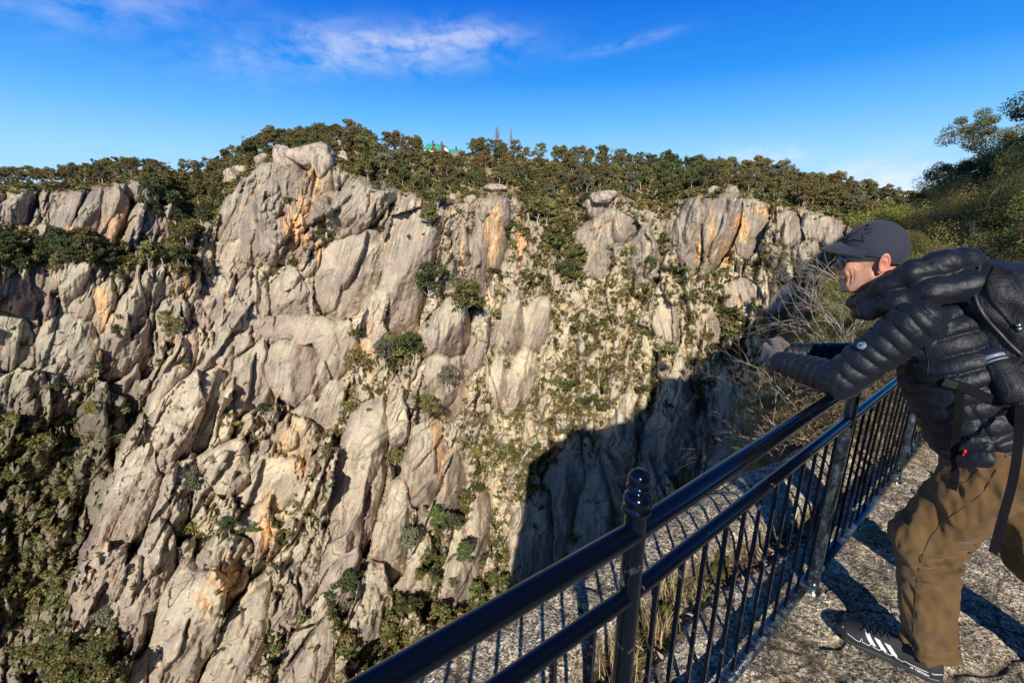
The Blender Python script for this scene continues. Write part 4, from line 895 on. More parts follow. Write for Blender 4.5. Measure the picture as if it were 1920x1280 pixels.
# heath on the shaded slope
nh = 0
for i in range(90):
    az = rn.uniform(31.5, 44); r = rn.uniform(3.9, 12) * (1 if az > 34 else 1.15)
    x, y = r * math.sin(R(az)), r * math.cos(R(az))
    k = rn.randrange(3); c = rn.choice([(.30, .20, .09), (.17, .16, .05), (.12, .12, .04), (.24, .17, .09), (.10, .115, .035)])
    nm = {(.30, .20, .09): 'straw brown', (.17, .16, .05): 'olive', (.12, .12, .04): 'dull green', (.24, .17, .09): 'russet', (.10, .115, .035): 'dark green'}[c]
    where = 'close under the top rail' if r < 5.2 else ('behind the sleeve and hands' if r < 8 else 'further down the shaded slope by the cap peak')
    put_bush('heath_shrub', HEATH[k], (x, y, gz(x, y) - .05), rn.uniform(.35, .62) * (1 + r * .03), rn.uniform(0, 6.28), f'{nm} heath shrub {where}', 'heath shrubs on the near slope', c); nh += 1
put_bush('heath_shrub', HEATH[1], polar(37.6, 5.0, .1), 0.75, 0, 'leafy green shrub standing between dead branches under the chin of the man', 'heath shrubs on the near slope', (.10, .12, .035))
# spur to the right: bushes get bigger leaves with distance
MIDB = [bush(420 + i, 2.6, 7, 3, .022, 100, .012, .5, wide=.6, cl=.26) for i in range(4)]
FARB = [bush(430 + i, 3.4, 6, 2, .042, 560, .018, .55, wide=.6, cl=.66) for i in range(3)]
cols = {'olive': (.20, .17, .055), 'yellow green': (.25, .25, .06), 'dark green': (.085, .10, .035), 'brown green': (.20, .15, .06)}
n3 = 0
for i in range(200):
    az = rn.uniform(39.5, 56); r = math.exp(rn.uniform(math.log(7.0), math.log(42)))
    x, y = r * math.sin(R(az)), r * math.cos(R(az))
    if edge_dist(np.array([x]), np.array([y]))[0] < -2.5: continue
    if 42.6 < az < 45.6 and 10 < r < 21: continue
    nm = rn.choices(list(cols), (4, 3 if r < 14 else .6, 6, 4))[0]; f = r > 20
    put_bush('bush', (FARB if f else MIDB)[rn.randrange(3)], (x, y, gz(x, y) - .1), rn.uniform(.45, .8) * (.62 if r < 12 else 1.0) * (1.25 if az > 43.5 and r > 12 else (1.0 if r < 12 else .6)), rn.uniform(0, 6.28),
             f'{nm} bush ' + ('right behind the backpack' if r < 12 else ('on the spur between the backpack and the tall eucalypt' if r < 20 else ('on the spur above the cap' if az < 44 else 'on the spur under the tall dark eucalypt'))), 'bushes on the near spur', cols[nm]); n3 += 1
# bushes along the brink of the near side towards the far cliff
for i in range(70):
    s_ = 10 + 85 * rn.random() ** 1.1
    k = np.searchsorted(np.cumsum(np.hypot(*np.diff(EDGEN[9:], axis=0).T)), s_); k = min(k, len(EDGEN) - 11)
    a = EDGEN[9 + k]; b_ = EDGEN[10 + k]; f = rn.random(); x, y = a + (b_ - a) * f; off = rn.uniform(-1.5, 9) * (1 + s_ / 60)
    x += off * .7; y -= off * .7
    if not 33 < math.degrees(math.atan2(x, y)) < 47: continue
    nm = rn.choices(list(cols), (5, .6, 3, 4))[0]
    put_bush('bush', FARB[rn.randrange(3)], (x, y, gz(x, y) - .2), rn.uniform(.35, .6) * (1 + s_ / 90), rn.uniform(0, 6.28), f'{nm} bush on the wooded slope behind the peak of the cap' if s_ > 45 else f'{nm} bush on the brink between the cap and the spur', 'bushes along the brink', cols[nm])
# eucalypts on the spur with finer leaves
SPT = []
for sd_, ncl in ((451, 22), (452, 18), (453, 20)):
    mb, (v, q, c) = tree_parts(sd_, h=9, lean=.10, ncl=ncl, cw=3.4, leaf=.085, nleaf=430, bare=.25, k=8, r0=.13, clr=1.25, sub=3)
    SPT.append((mb.mesh('trunk', M_bark), mesh_np('crown', v, q, M_leaf, smooth=False, cols={'Col': c})))
for az, r, h, k, c, lab in ((47.9, 29, 5.6, 0, 'dark green', 'tall dark eucalypt leaning in at the right edge above the backpack'), (49.8, 27, 6.2, 1, 'dark green', 'tallest dark eucalypt cut by the right edge of the picture'), (46.0, 31, 4.4, 2, 'olive', 'smaller eucalypt left of the tall dark one'),
                           (43.6, 38, 4.2, 1, 'dark green', 'low eucalypt at the left end of the spur'), (47.8, 22, 3.0, 2, 'olive', 'eucalypt just above the backpack at the right edge'), (46.2, 26, 3.6, 0, 'olive', 'short eucalypt in front of the tall dark one'), (42.2, 28, 3.4, 0, 'dark green', 'small dark eucalypt right of the dip'), (46.0, 38, 5.6, 2, 'olive', 'eucalypt standing behind the low one on the spur'),
                           (45.0, 27, 3.0, 1, 'dark green', 'small dark eucalypt between the bushes of the spur'), (46.8, 24, 3.2, 0, 'dark green', 'dark eucalypt under the tall one at the right edge'), (44.3, 33, 3.4, 0, 'olive', 'olive eucalypt low on the left shoulder of the spur'), (47.2, 33, 4.6, 1, 'olive', 'olive eucalypt half hidden behind the tall dark one'),
                           (43.2, 27, 2.6, 2, 'dark green', 'lowest dark eucalypt at the foot of the spur'), (48.8, 21, 3.2, 1, 'dark green', 'dark eucalypt low at the very right edge')):
    p = polar(az, r, -.1); o = empty('gum_tree', Vector(p), lab, 'tree', 'eucalypts on the near spur'); o.scale = (h / 9,) * 3; o.rotation_euler.z = rn.uniform(0, 6.28)
    t = link('trunk', SPT[k][0], o); t.color = (.8, .78, .75, 1); cc_ = link('crown', SPT[k][1], o); cc_.color = tuple(x * .8 for x in LEAFC[c]) + (1,)
# eucalypts up on the hill behind the lookout; their shade reaches the far wall
for i in range(16):
    lat = 9 + i * 7.0 + rn.uniform(-2, 2); y = -25 + rn.uniform(-2, 2); x = lat
    o = empty('gum_tree', Vector((x, y, gz(x, y) - .3)), 'eucalypt on the hill behind the lookout', 'tree', 'eucalypts behind the lookout'); s = rn.uniform(6, 10) / 12; o.scale = (s,) * 3; o.rotation_euler.z = rn.uniform(0, 6.28)
    link('trunk', TREES[i % 8][0], o); c = link('crown', TREES[i % 8][1], o); c.color = LEAFC['olive'] + (1,)
# rock on the spur
for az, r, w, h, k, lab in ((44.2, 17, .40, .75, 331, 'upright weathered rock among the bushes right of the cap'), (44.4, 18, .65, .25, 332, 'flat weathered rock right of the upright one on the spur'), (43.2, 16.5, .5, .4, 333, 'low grey rock left of the upright one on the spur')):
    o = link('spur_rock', boulder_mesh(k), None, lab, 'rock', 'rocks on the near spur', None, Vector(polar(az, r, h * .75 + (.75 if k == 332 else .05)))); o.scale = (w, w, h * 1.3); o.rotation_euler = (.1, .15, 1)
# loose stones
for n_, (t, n, r_, lab) in enumerate(((.03, .10, .035, 'thin loose stone at the foot of the second post'), (.62, .07, .05, 'pale flat stone beside the bottom rail'), (-.52, -.36, .045, 'grey stone lying beyond the joint'), (-1.0, .55, .014, 'pebble on the path in the foreground'), (-.45, .35, .012, 'tiny pebble on the path near the toe of the shoe'), (.9, .30, .02, 'small stone on the path behind the knee'), (1.3, .13, .03, 'stone on the path by the third post'), (-.9, -.55, .05, 'lichen covered stone near the brink'))):
    c = np.array([1.38, 1.71]) + t * FR + n * FN; o = link('loose_stone', boulder_mesh(360 + n_), None, lab, 'stone', 'loose stones on the rock', None, Vector((c[0], c[1], gz(c[0], c[1]) + r_ * .22))); o.data.materials[0] = M_rock; o.scale = (r_ * 1.2, r_, r_ * .45); o.rotation_euler.z = n_ * 1.3
# dry grass, moss and litter in the joint between the slabs
M_moss, nt, b = mat_new('moss', .95)
nt.links.new(ramp(nt, tex_noise(nt, gpos(nt), 60, 6, .7), [(.32, (.018, .017, .006)), (.5, (.055, .06, .010)), (.68, (.17, .17, .025))]), b.inputs['Base Color']); bump(nt, b, tex_noise(nt, gpos(nt), 160, 4, .7), .01, 1)
M_straw, nt, b = mat_new('dry grass', .7, (.55, .42, .20)); oi = nd(nt, 'ShaderNodeAttribute', attribute_name='Col'); nt.links.new(oi.outputs['Color'], b.inputs['Base Color'])
def fpt(t, n): return np.array([1.38, 1.71]) + t * FR + n * FN
rg = np.random.RandomState(3)
def crack_n(t): return -.30 + .05 * math.sin(t * 3.1) + .10 * min(max(t + .2, 0), 2)
for n_, (t, w, off, lab) in enumerate(((-1.42, .07, 0, 'moss cushion left of the ball topped post'), (-1.12, .12, 0, 'largest moss cushion right of the ball topped post'), (-.88, .09, .03, 'moss cushion among the dry grass in the joint'), (-.62, .12, -.02, 'long moss cushion at the middle of the joint'), (-.36, .07, .03, 'small moss cushion near the next post'), (-.15, .12, -.03, 'dark moss cushion at the far end of the joint'),
                            (-.85, .13, -.46, 'brown moss tuft on the brink of the rock'), (-1.06, .05, -.44, 'small brown moss tuft on the brink of the rock'), (1.62, .09, .16, 'little moss patch on the path by the far post'), (1.5, .06, .20, 'tiny moss patch on the path by the far post'))):
    c = fpt(t, crack_n(t) + off if n_ < 8 else off); m = MB(); N_ = 40; a, rr0 = np.meshgrid(np.linspace(0, 2 * np.pi, N_, endpoint=False), np.linspace(0, 1, 14)); 
    rad = w * (1 + .35 * fbm(np.cos(a) * 1.4 + n_, np.sin(a) * 1.4, 0., 3)); rad = rad * .5 * (1 + .3 * fbm(np.cos(a) * 4 + n_, np.sin(a) * 4, 0., 2)); X = rr0 * rad * np.cos(a) * 1.5; Y_ = rr0 * rad * np.sin(a) * .75
    px = c[0] + X * FR[0] + Y_ * FN[0]; py = c[1] + X * FR[1] + Y_ * FN[1]
    gzv = np.vectorize(gz)(px, py); gzv = np.maximum(gzv, gzv[0, 0] - .03) if n_ < 6 or n_ > 7 else gzv
    z = gzv + (1 - rr0 ** 2.2) * w * .30 * (1 + .9 * fbm(px * 45, py * 45, 0., 3)) - rr0 ** 6 * .035
    ii = np.arange(13)[:, None] * N_; jj = np.arange(N_)[None]; j2 = (jj + 1) % N_
    m.add(np.stack([px, py, z], -1).reshape(-1, 3), np.stack([ii + jj, ii + N_ + jj, ii + N_ + j2, ii + j2], -1)); link('moss_cushion', m.mesh('moss', M_moss), None, lab, 'moss', 'moss cushions on the rock')
for n_, (t, off, nb2, L, lab) in enumerate(((-1.16, .05, 110, .13, 'dry grass tuft right of the ball topped post'), (-.98, 0, 170, .15, 'bushy straw coloured grass tuft in the joint'), (-.74, .02, 150, .15, 'dry grass tuft in the middle of the joint'), (-.52, -.02, 140, .17, 'tall dry grass tuft near the second post'), (-.42, .04, 90, .12, 'thin dry grass tuft near the second post'), (-1.5, .03, 40, .10, 'sparse grass blades left of the ball topped post'))):
    c = fpt(t, crack_n(t) + off); vs = []; qs = []; cs = []; k = 0
    for _ in range(nb2):
        a = rg.uniform(0, 6.28); d = np.array([math.cos(a), math.sin(a)]); b0 = np.array([*(c + rg.normal(0, .03, 2)), 0]); b0[2] = gz(b0[0], b0[1]) - .01; l = L * rg.uniform(.5, 1.15); out = rg.uniform(.15, .9)
        sd2 = np.array([-d[1], d[0], 0]) * .0016
        pts = [b0 + np.array([d[0] * out * l * s * s, d[1] * out * l * s * s, l * (s - .45 * out * s * s)]) for s in (0, .35, .7, 1.0)]
        for i_, p in enumerate(pts): wv = sd2 * (1 - i_ / 3.2); vs += [p - wv, p + wv]
        qs += [[k, k + 1, k + 3, k + 2], [k + 2, k + 3, k + 5, k + 4], [k + 4, k + 5, k + 7, k + 6]]; k += 8
        cc_ = np.array([.62, .47, .22]) * rg.uniform(.6, 1.2) if rg.uniform() < .85 else np.array([.25, .27, .07]); cs += [cc_] * 8
    link('grass_tuft', mesh_np('grass', np.array(vs), np.array(qs), M_straw, smooth=False, cols={'Col': np.array(cs)}), None, lab, 'grass tuft', 'dry grass tufts in the joint')
vs = []; qs = []; cs = []; k = 0
for _ in range(420):
    t = rg.uniform(-1.7, .5); c = fpt(t, crack_n(t) + rg.normal(.02, .05)); z = gz(c[0], c[1]) + rg.uniform(.002, .018); a = rg.uniform(0, 6.28); l = rg.uniform(.008, .03); w_ = l * rg.uniform(.15, .5)
    d = np.array([math.cos(a), math.sin(a), rg.normal(0, .3)]); e = np.array([-math.sin(a), math.cos(a), rg.normal(0, .3)]); p = np.array([*c, z])
    vs += [p - d * l, p + e * w_, p + d * l, p - e * w_]; qs.append([k, k + 1, k + 2, k + 3]); k += 4
    cs += [np.array([[.30, .13, .06], [.42, .30, .17], [.16, .09, .05], [.55, .45, .32]][rg.randint(4)]) * rg.uniform(.7, 1.2)] * 4
link('leaf_litter', mesh_np('litter', np.array(vs), np.array(qs), M_straw, smooth=False, cols={'Col': np.array(cs)}), None, 'brown dead leaves and bark scraps in the joint of the rock', 'leaf litter', None, 'stuff')
print('near', round(time.time() - T0, 1))
# ---------------------------------------------------------------- railing
def paint(name, wear=.5, soft=.03, tint=(.012, .023, .050)):
    m, nt, b = mat_new(name, .16, spec=.5); gp = gpos(nt)
    a = tex_noise(nt, gp, 16, 8, .72, .4); s_ = tex_noise(nt, scaled(nt, gp, (1, 1, .25)), 60, 6, .7)
    e = mth(nt, 'ADD', mth(nt, 'MULTIPLY', a, .7), mth(nt, 'MULTIPLY', s_, .3))
    th = .64 - .12 * wear
    f = ramp(nt, e, [(th, 0), (th + soft, 1)]); rust = ramp(nt, tex_noise(nt, gp, 38, 4, .6), [(.70, 0), (.73, 1)])
    worn = ramp(nt, s_, [(.3, (.045, .065, .09)), (.65, (.15, .19, .24))])
    c = mixc(nt, f, tint, worn); c = mixc(nt, mth(nt, 'MULTIPLY', rust, f), c, (.36, .14, .06))
    b.inputs['Specular IOR Level'].default_value = .8; nt.links.new(mth(nt, 'MULTIPLY', mth(nt, 'SUBTRACT', 1.0, f), .85), b.inputs['Metallic'])
    nt.links.new(c, b.inputs['Base Color']); nt.links.new(ramp(nt, f, [(0, .13), (1, .5)]), b.inputs['Roughness'])
    bump(nt, b, mth(nt, 'SUBTRACT', mth(nt, 'MULTIPLY', tex_noise(nt, gp, 90, 4, .6), .5), f), .0008, .6); return m
M_rail = paint('black rail paint', .15); M_bar = paint('chipped black paint', .62, .08); M_low = paint('worn blue grey paint', 1.5, .2, (.05, .07, .095)); M_post = paint('scuffed black post paint', .55, .08); M_knob = paint('thick glossy black paint', -.9)
fen = empty('metal_railing', (1.38, 1.71, 0), 'black painted metal railing with ball topped post and thin balusters at the cliff edge', 'railing')
FB = np.array([1.38, 1.71, 0])
ZR1, ZR2, ZB = 1.0, .835, .085
FL = np.array([math.sin(R(54.4)), math.cos(R(54.4))])
def fP(t, z, post1=-1.43):
    if t >= post1: xy = np.array([1.38, 1.71]) + t * FR
    else: xy = np.array([1.38, 1.71]) + post1 * FR + (t - post1) * FL
    return np.array([xy[0], xy[1], z]) - FB
P1, P2, P3, P4, T1 = -1.43, 0.0, 1.36, 2.72, 2.72
def part(name, mb, mat, parent=fen): return link(name, mb.mesh(name, mat), parent)
for z, r_, nm in ((ZR1, .0235, 'top_rail'), (ZR2, .0190, 'middle_rail')):
    mb = MB(); ts = [P1 + .0, T1]; mb.tube([fP(a, z) for a in np.linspace(P1, T1, 12)], r_, 28); part(nm, mb, M_rail)
    mb = MB(); mb.tube([fP(a, z) for a in np.linspace(P1 - 1.5, P1, 6)], r_, 28); part(nm, mb, M_rail)
Mf = np.array([[FR[0], FN[0], 0], [FR[1], FN[1], 0], [0, 0, 1]])
mb = MB(); mb.box(fP((P1 + T1) / 2, ZB), ((T1 - P1) / 2, .021, .014), Mf); part('bottom_rail', mb, M_low)
Ml = np.array([[FL[0], FL[1], 0], [FL[1], -FL[0], 0], [0, 0, 1]])
mb = MB(); mb.box(fP(P1 - .75, ZB), (.75, .021, .014), Ml); part('bottom_rail', mb, M_low)
for i, t in enumerate((P1, P2, P3, P4)):
    mb = MB(); top = 1.060 if i == 0 else ZR1 - .01; zb = gz(*(fP(t, 0) + FB)[:2]) - .02
    mb.tube([fP(t, zb), fP(t, top)], .0235, 28); po = part('post', mb, M_post if i == 0 else M_low)
    if i > 0: po['label'] = 'worn blue grey post without a finial'
    if i > 0:
        mb = MB(); mb.lathe(fP(t, zb + .015), [(.0, .06), (.0245, .055), (.027, .03), (.036, .012), (.044, 0)], 20); part('foot_weld', mb, M_low, po)
    if i == 0:
        mb = MB(); mb.lathe(fP(t, top - .012), [(a_, b_ * .84) for a_, b_ in [(.0236, 0), (.029, .004), (.031, .011), (.030, .018), (.0262, .022), (.0275, .030), (.029, .040), (.027, .050), (.020, .057), (.0145, .061), (.0145, .065), (.022, .069), (.0255, .075), (.0235, .079),
                                               (.0215, .083), (.023, .092), (.0225, .101), (.019, .110), (.0125, .117), (.005, .120), (0, .1205)]], 32); part('finial', mb, M_knob, po)
rb = np.random.RandomState(8)
bt = [t for a, b_, n in ((P1, P2, 13), (P2, P3, 12), (P3, P4, 12)) for t in np.linspace(a, b_, n + 1)[1:-1]] + [P1 - .11 * k for k in range(1, 12)]
for t in bt:
    mb = MB(); ang = R(45); c0 = fP(t, ZB); c1 = fP(t, ZR2); w_ = rb.normal(0, .0015, 3)
    mb.tube([c0, (c0 + c1) / 2 + w_, c1], .0078, 4); o = link('baluster', mb.mesh('baluster', M_bar, False), fen)
print('fence', round(time.time() - T0, 1))
# ---------------------------------------------------------------- signed distance helpers and surface nets
def G3(t, n, z): return np.array([1.38 + t * FR[0] + n * FN[0], 1.71 + t * FR[1] + n * FN[1], z])
def to_tnz(P):
    x = P[:, 0] - 1.38; y = P[:, 1] - 1.71
    return np.stack([x * FR[0] + y * FR[1], x * FN[0] + y * FN[1], P[:, 2]], -1)
def s_ell(p, c, r, M=None):
    q = p - np.asarray(c)
    if M is not None: q = q @ M
    r = np.asarray(r); k0 = np.linalg.norm(q / r, axis=1); k1 = np.linalg.norm(q / (r * r), axis=1) + 1e-9
    return k0 * (k0 - 1) / k1
def s_cap(p, a, b, ra, rb=None):
    a = np.asarray(a, float); b = np.asarray(b, float); rb = ra if rb is None else rb
    ab = b - a; t = np.clip(((p - a) @ ab) / (ab @ ab), 0, 1)
    return np.linalg.norm(p - a - t[:, None] * ab, axis=1) - (ra + (rb - ra) * t)
def cap_t(p, a, b):
    a = np.asarray(a, float); b = np.asarray(b, float); ab = b - a; L = np.linalg.norm(ab)
    return ((p - a) @ ab) / L
def s_box(p, c, h, r, M=None):
    q = p - np.asarray(c)
    if M is not None: q = q @ M
    q = np.abs(q) - (np.asarray(h) - r)
    return np.linalg.norm(np.maximum(q, 0), axis=1) + np.minimum(q.max(1), 0) - r
def smin(a, b, k):
    h = np.clip(.5 + .5 * (b - a) / k, 0, 1); return b * (1 - h) + a * h - k * h * (1 - h)
def smax(a, b, k): return -smin(-a, -b, k)
def surf_nets(f, lo, hi, h, name='m'):
    lo = np.asarray(lo, float); n = np.ceil((np.asarray(hi) - lo) / h).astype(int) + 1; B = 8
    nb3 = np.ceil(n / B).astype(int); n = nb3 * B
    D = np.empty(tuple(n), dtype=np.float32)
    bi = np.stack(np.meshgrid(*[np.arange(k) for k in nb3], indexing='ij'), -1).reshape(-1, 3)
    bc = lo + (bi * B + (B - 1) / 2) * h
    dc = f(bc); lim = h * B * .87 + h * 2.5
    loc = np.stack(np.meshgrid(*[np.arange(B)] * 3, indexing='ij'), -1).reshape(-1, 3)
    act = np.abs(dc) < lim * 1.25 + .012
    Dv = D.reshape(nb3[0], B, nb3[1], B, nb3[2], B).transpose(0, 2, 4, 1, 3, 5)
    for (i, j, k), d in zip(bi[~act], dc[~act]): Dv[i, j, k] = d
    ab = bi[act]
    for s in range(0, len(ab), 400):
        bb = ab[s:s + 400]; P = lo + (bb[:, None] * B + loc[None]).reshape(-1, 3) * h
        v = f(P).reshape(-1, B, B, B)
        for q, (i, j, k) in enumerate(bb): Dv[i, j, k] = v[q]
    ins = D < 0; nx, ny, nz = n
    c = ins[:-1, :-1, :-1].astype(np.int8)
    tot = sum(ins[a:nx - 1 + a, b_:ny - 1 + b_, c_:nz - 1 + c_].astype(np.int8) for a in (0, 1) for b_ in (0, 1) for c_ in (0, 1))
    cell = np.argwhere((tot > 0) & (tot < 8)); cid = -np.ones((nx - 1, ny - 1, nz - 1), dtype=np.int64); cid[tuple(cell.T)] = np.arange(len(cell))
    acc = np.zeros((len(cell), 3)); cnt = np.zeros(len(cell)); offs = [(a, b_, c_) for a in (0, 1) for b_ in (0, 1) for c_ in (0, 1)]
    for a in offs:
        for ax in range(3):
            if a[ax]: continue
            b_ = list(a); b_[ax] = 1
            da = D[tuple((cell + a).T)]; db = D[tuple((cell + b_).T)]; m = (da < 0) != (db < 0)
            t = np.where(m, da / np.where(m, da - db, 1), 0)
            p = cell + np.array(a, float); p = p.astype(float); p[:, ax] += t
            acc[m] += p[m]; cnt[m] += 1
    V = lo + acc / cnt[:, None] * h; Q = []
    for ax in range(3):
        o1, o2 = [(1, 2), (2, 0), (0, 1)][ax]
        sl0 = [slice(None)] * 3; sl1 = [slice(None)] * 3; sl0[ax] = slice(0, -1); sl1[ax] = slice(1, None)
        a = ins[tuple(sl0)]; b_ = ins[tuple(sl1)]; e = np.argwhere(a != b_)
        e = e[(e[:, o1] > 0) & (e[:, o2] > 0) & (e[:, 0] < nx - 1) & (e[:, 1] < ny - 1) & (e[:, 2] < nz - 1)]
        d1 = np.zeros(3, int); d1[o1] = 1; d2 = np.zeros(3, int); d2[o2] = 1
        q = np.stack([cid[tuple(e.T)], cid[tuple((e - d1).T)], cid[tuple((e - d1 - d2).T)], cid[tuple((e - d2).T)]], -1)
        fl = ~a[tuple(e.T)]; q[fl] = q[fl][:, ::-1]; Q.append(q[(q >= 0).all(1)])
    Q = np.concatenate(Q)
    # one light smoothing pass and orientation by gradient
    return V, Q
def sdf_mesh(name, f, lo, hi, h, mat, colf=None):
    V, Q = surf_nets(f, lo, hi, h)
    fc = V[Q].mean(1); nn = np.cross(V[Q[:, 1]] - V[Q[:, 0]], V[Q[:, 2]] - V[Q[:, 1]]); nn /= np.linalg.norm(nn, axis=1)[:, None] + 1e-9
    k = np.random.RandomState(0).randint(0, len(Q), 200); s = (f(fc[k] + nn[k] * h) - f(fc[k] - nn[k] * h)).mean()
    if s < 0: Q = Q[:, ::-1]
    print(name, len(V), round(time.time() - T0, 1))
    return mesh_np(name, V, Q, mat, cols={'Col': colf(V)} if colf else None)
def frame(f, up=(0, 0, 1)):
    f = np.asarray(f, float); f = f / np.linalg.norm(f); l = np.cross(up, f); l /= np.linalg.norm(l); return np.stack([f, l, np.cross(f, l)], 1)   # columns: forward, left, up
def trace(f, u, v, d0=.6, d1=3.0):
    """first point of solid f along the sight line through a picture point, used to sit badges and seams on the cloth"""
    r_ = ray(u, v); d = d0
    for _ in range(400):
        p = (EYE + r_ * d)[None]; s = float(f(p)[0])
        if s < .0006: break
        d += max(s * .6, .0005)
        if d > d1: return None, None
    e = .004; g = np.array([float(f(p + np.eye(3)[i] * e)[0] - f(p - np.eye(3)[i] * e)[0]) for i in range(3)]); return p[0], g / (np.linalg.norm(g) + 1e-9)

# ---------------------------------------------------------------- the man
HC = G3(-.13, -.01, 1.487); HF = np.array([math.sin(R(-57)), math.cos(R(-57)), -.06]); HM = frame(HF)
XS = np.array([.90, 1, 1])
def hw(p): return HC + ((np.asarray(p, float) + [.02, 0, 0]) * XS - [.02, 0, 0]) @ HM.T
def hl(P): return ((P - HC) @ HM + [.02, 0, 0]) / XS - [.02, 0, 0]
NECKB = hl(G3(-.10, .12, 1.36)[None])[0]
def f_head(q):
    a = np.stack([q[:, 0], np.abs(q[:, 1]), q[:, 2]], -1)
    d = s_ell(q, (-.012, 0, .040), (.098, .075, .088))
    d = smin(d, s_ell(q, (.030, 0, -.02), (.062, .060, .085)), .03)
    d = smin(d, s_ell(q, (.030, 0, -.080), (.048, .046, .036)), .025)
    d = smin(d, s_cap(a, (-.006, .056, -.045), (.052, .036, -.092), .017, .014), .02)
    d = smin(d, s_ell(q, (.072, 0, -.100), (.016, .020, .015)), .014)
    d = smin(d, s_ell(a, (.058, .044, -.020), (.026, .020, .022)), .018)
    d = smin(d, s_cap(a, (.070, .040, -.038), (.076, .034, -.050), .017, .013), .012)
    d = smin(d, s_cap(a, (.086, .0, .030), (.070, .048, .032), .011, .012), .014)
    d = smax(d, -s_ell(a, (.098, .032, .006), (.018, .021, .015)), .012)
    d = smin(d, s_ell(a, (.074, .031, .004), (.013, .015, .012)), .004)
    # nose
    d = smin(d, s_cap(q, (.086, 0, .014), (.113, 0, -.020), .0075, .0095), .012)
    d = smin(d, s_ell(q, (.1135, 0, -.0235), (.0115, .0105, .0095)), .006)
    d = smin(d, s_ell(a, (.100, .0125, -.026), (.012, .0075, .0085)), .005)
    d = smax(d, -s_ell(a, (.105, .007, -.0345), (.006, .0035, .004)), .003)
    # lips: an open smile
    d = smin(d, s_cap(a, (.092, 0, -.050), (.078, .026, -.046), .0062, .003), .006)
    d = smin(d, s_cap(a, (.088, 0, -.067), (.076, .023, -.056), .0068, .003), .006)
    d = smax(d, -s_cap(a, (.094, 0, -.0585), (.080, .023, -.0525), .0048, .0018), .003)
    d = smin(d, s_cap(a, (.076, 0, -.0575), (.070, .02, -.054), .010, .008), .001)
    # smile folds and crow's feet: grooves that follow the cheek
    def groove(pts, w, dep):
        m = 9.0
        for (x1, z1), (x2, z2) in zip(pts[:-1], pts[1:]):
            vx, vz = x2 - x1, z2 - z1; t = np.clip(((q[:, 0] - x1) * vx + (q[:, 2] - z1) * vz) / (vx * vx + vz * vz), 0, 1)
            m = np.minimum(m, np.hypot(q[:, 0] - x1 - t * vx, q[:, 2] - z1 - t * vz))
        return dep * np.exp(-(m / w) ** 2) * sstep(.012, .022, a[:, 1])
    d = d + groove([(.094, -.028), (.083, -.040), (.076, -.054), (.073, -.068)], .0032, .0042) + groove([(.068, -.030), (.061, -.046), (.058, -.062), (.061, -.078)], .0034, .0036) + groove([(.053, -.028), (.049, -.045), (.049, -.064)], .003, .0018)
    d = d + groove([(.062, .006), (.046, -.001), (.036, -.004)], .0016, .0013) + groove([(.062, .000), (.050, -.010), (.042, -.020)], .0016, .0013) + groove([(.064, -.006), (.056, -.018)], .0016, .0011)
    d = smin(d, s_ell(a, (.070, .037, -.040), (.014, .013, .014)), .010)
    # ears
    EM = frame((1, .32, .05)); ce = np.array([-.032, .0755, -.004])
    e = a - ce; e = e @ EM                       # ear frame: x fwd, y out, z up
    ex, ey, ez = e[:, 0], e[:, 1], e[:, 2]; rr = np.sqrt(((ex + .002) / .017) ** 2 + ((ez - .004) / .030) ** 2)
    body = s_ell(e, (-.002, .003, .002), (.018, .007, .031))
    rim_ = np.sqrt(((rr - .90) * .019) ** 2 + (ey - .0095) ** 2) - .0036
    lobe = s_ell(e, (.006, .004, -.025), (.008, .0055, .010))
    ear = smin(smin(body, rim_, .003), lobe, .005)
    ear = smax(ear, -s_ell(e, (.001, .012, -.002), (.009, .0085, .014)), .003)
    d = smin(d, ear, .004)
    # neck
    d = smin(d, s_cap(q, (-.022, 0, -.05), NECKB, .056, .062), .022)
    return d
BJ = dict(pel=G3(-.05, .42, .93), che=G3(-.08, .24, 1.24), nsh=G3(-.25, .175, 1.315), nel=G3(-.30, .02, 1.085), nwr=G3(-.245, -.19, 1.085), fsh=G3(.10, .175, 1.315), fel=G3(.09, 0.0, 1.08), fwr=G3(-.10, -.22, 1.085),
          nhip=G3(-.13, .43, .88), nkn=G3(-.155, .325, .53), nan=G3(-.135, .42, .14), fhip=G3(.06, .45, .88), fkn=G3(.12, .60, .50), fan=G3(.17, .93, .14))
def f_body(P):
    d = f_head(hl(P)); B_ = BJ
    q = to_tnz(P); c = to_tnz(np.stack([B_['pel'], B_['che'], G3(-.1, .14, 1.34)])); s = np.array([1 / 1.35, 1, 1])
    t_ = smin(s_cap(q * s, c[0] * s, c[1] * s, .10, .105), s_cap(q * s, c[1] * s, c[2] * s, .105, .075), .04)
    d = smin(d, t_, .03)
    for a, b_, r1, r2 in (('nsh', 'nel', .042, .036), ('nel', 'nwr', .036, .025), ('fsh', 'fel', .042, .036), ('fel', 'fwr', .036, .025), ('nhip', 'nkn', .072, .05), ('nkn', 'nan', .048, .036), ('fhip', 'fkn', .072, .05), ('fkn', 'fan', .048, .036)):
        d = smin(d, s_cap(P, B_[a], B_[b_], r1, r2), .02)
    return d
M_skin, nt, b = mat_new('skin', .48, spec=.4)
ca = nd(nt, 'ShaderNodeAttribute', attribute_name='Col'); op = opos(nt)
sk = mixc(nt, 1.0, ca.outputs['Color'], ramp(nt, tex_noise(nt, op, 60, 5, .6), [(.3, (.88, .85, .85)), (.7, (1.1, 1.1, 1.1))]), 'MULTIPLY')
nt.links.new(sk, b.inputs['Base Color']); b.inputs['Subsurface Weight'].default_value = .12; b.inputs['Subsurface Radius'].default_value = (.012, .004, .002); b.inputs['Subsurface Scale'].default_value = .5
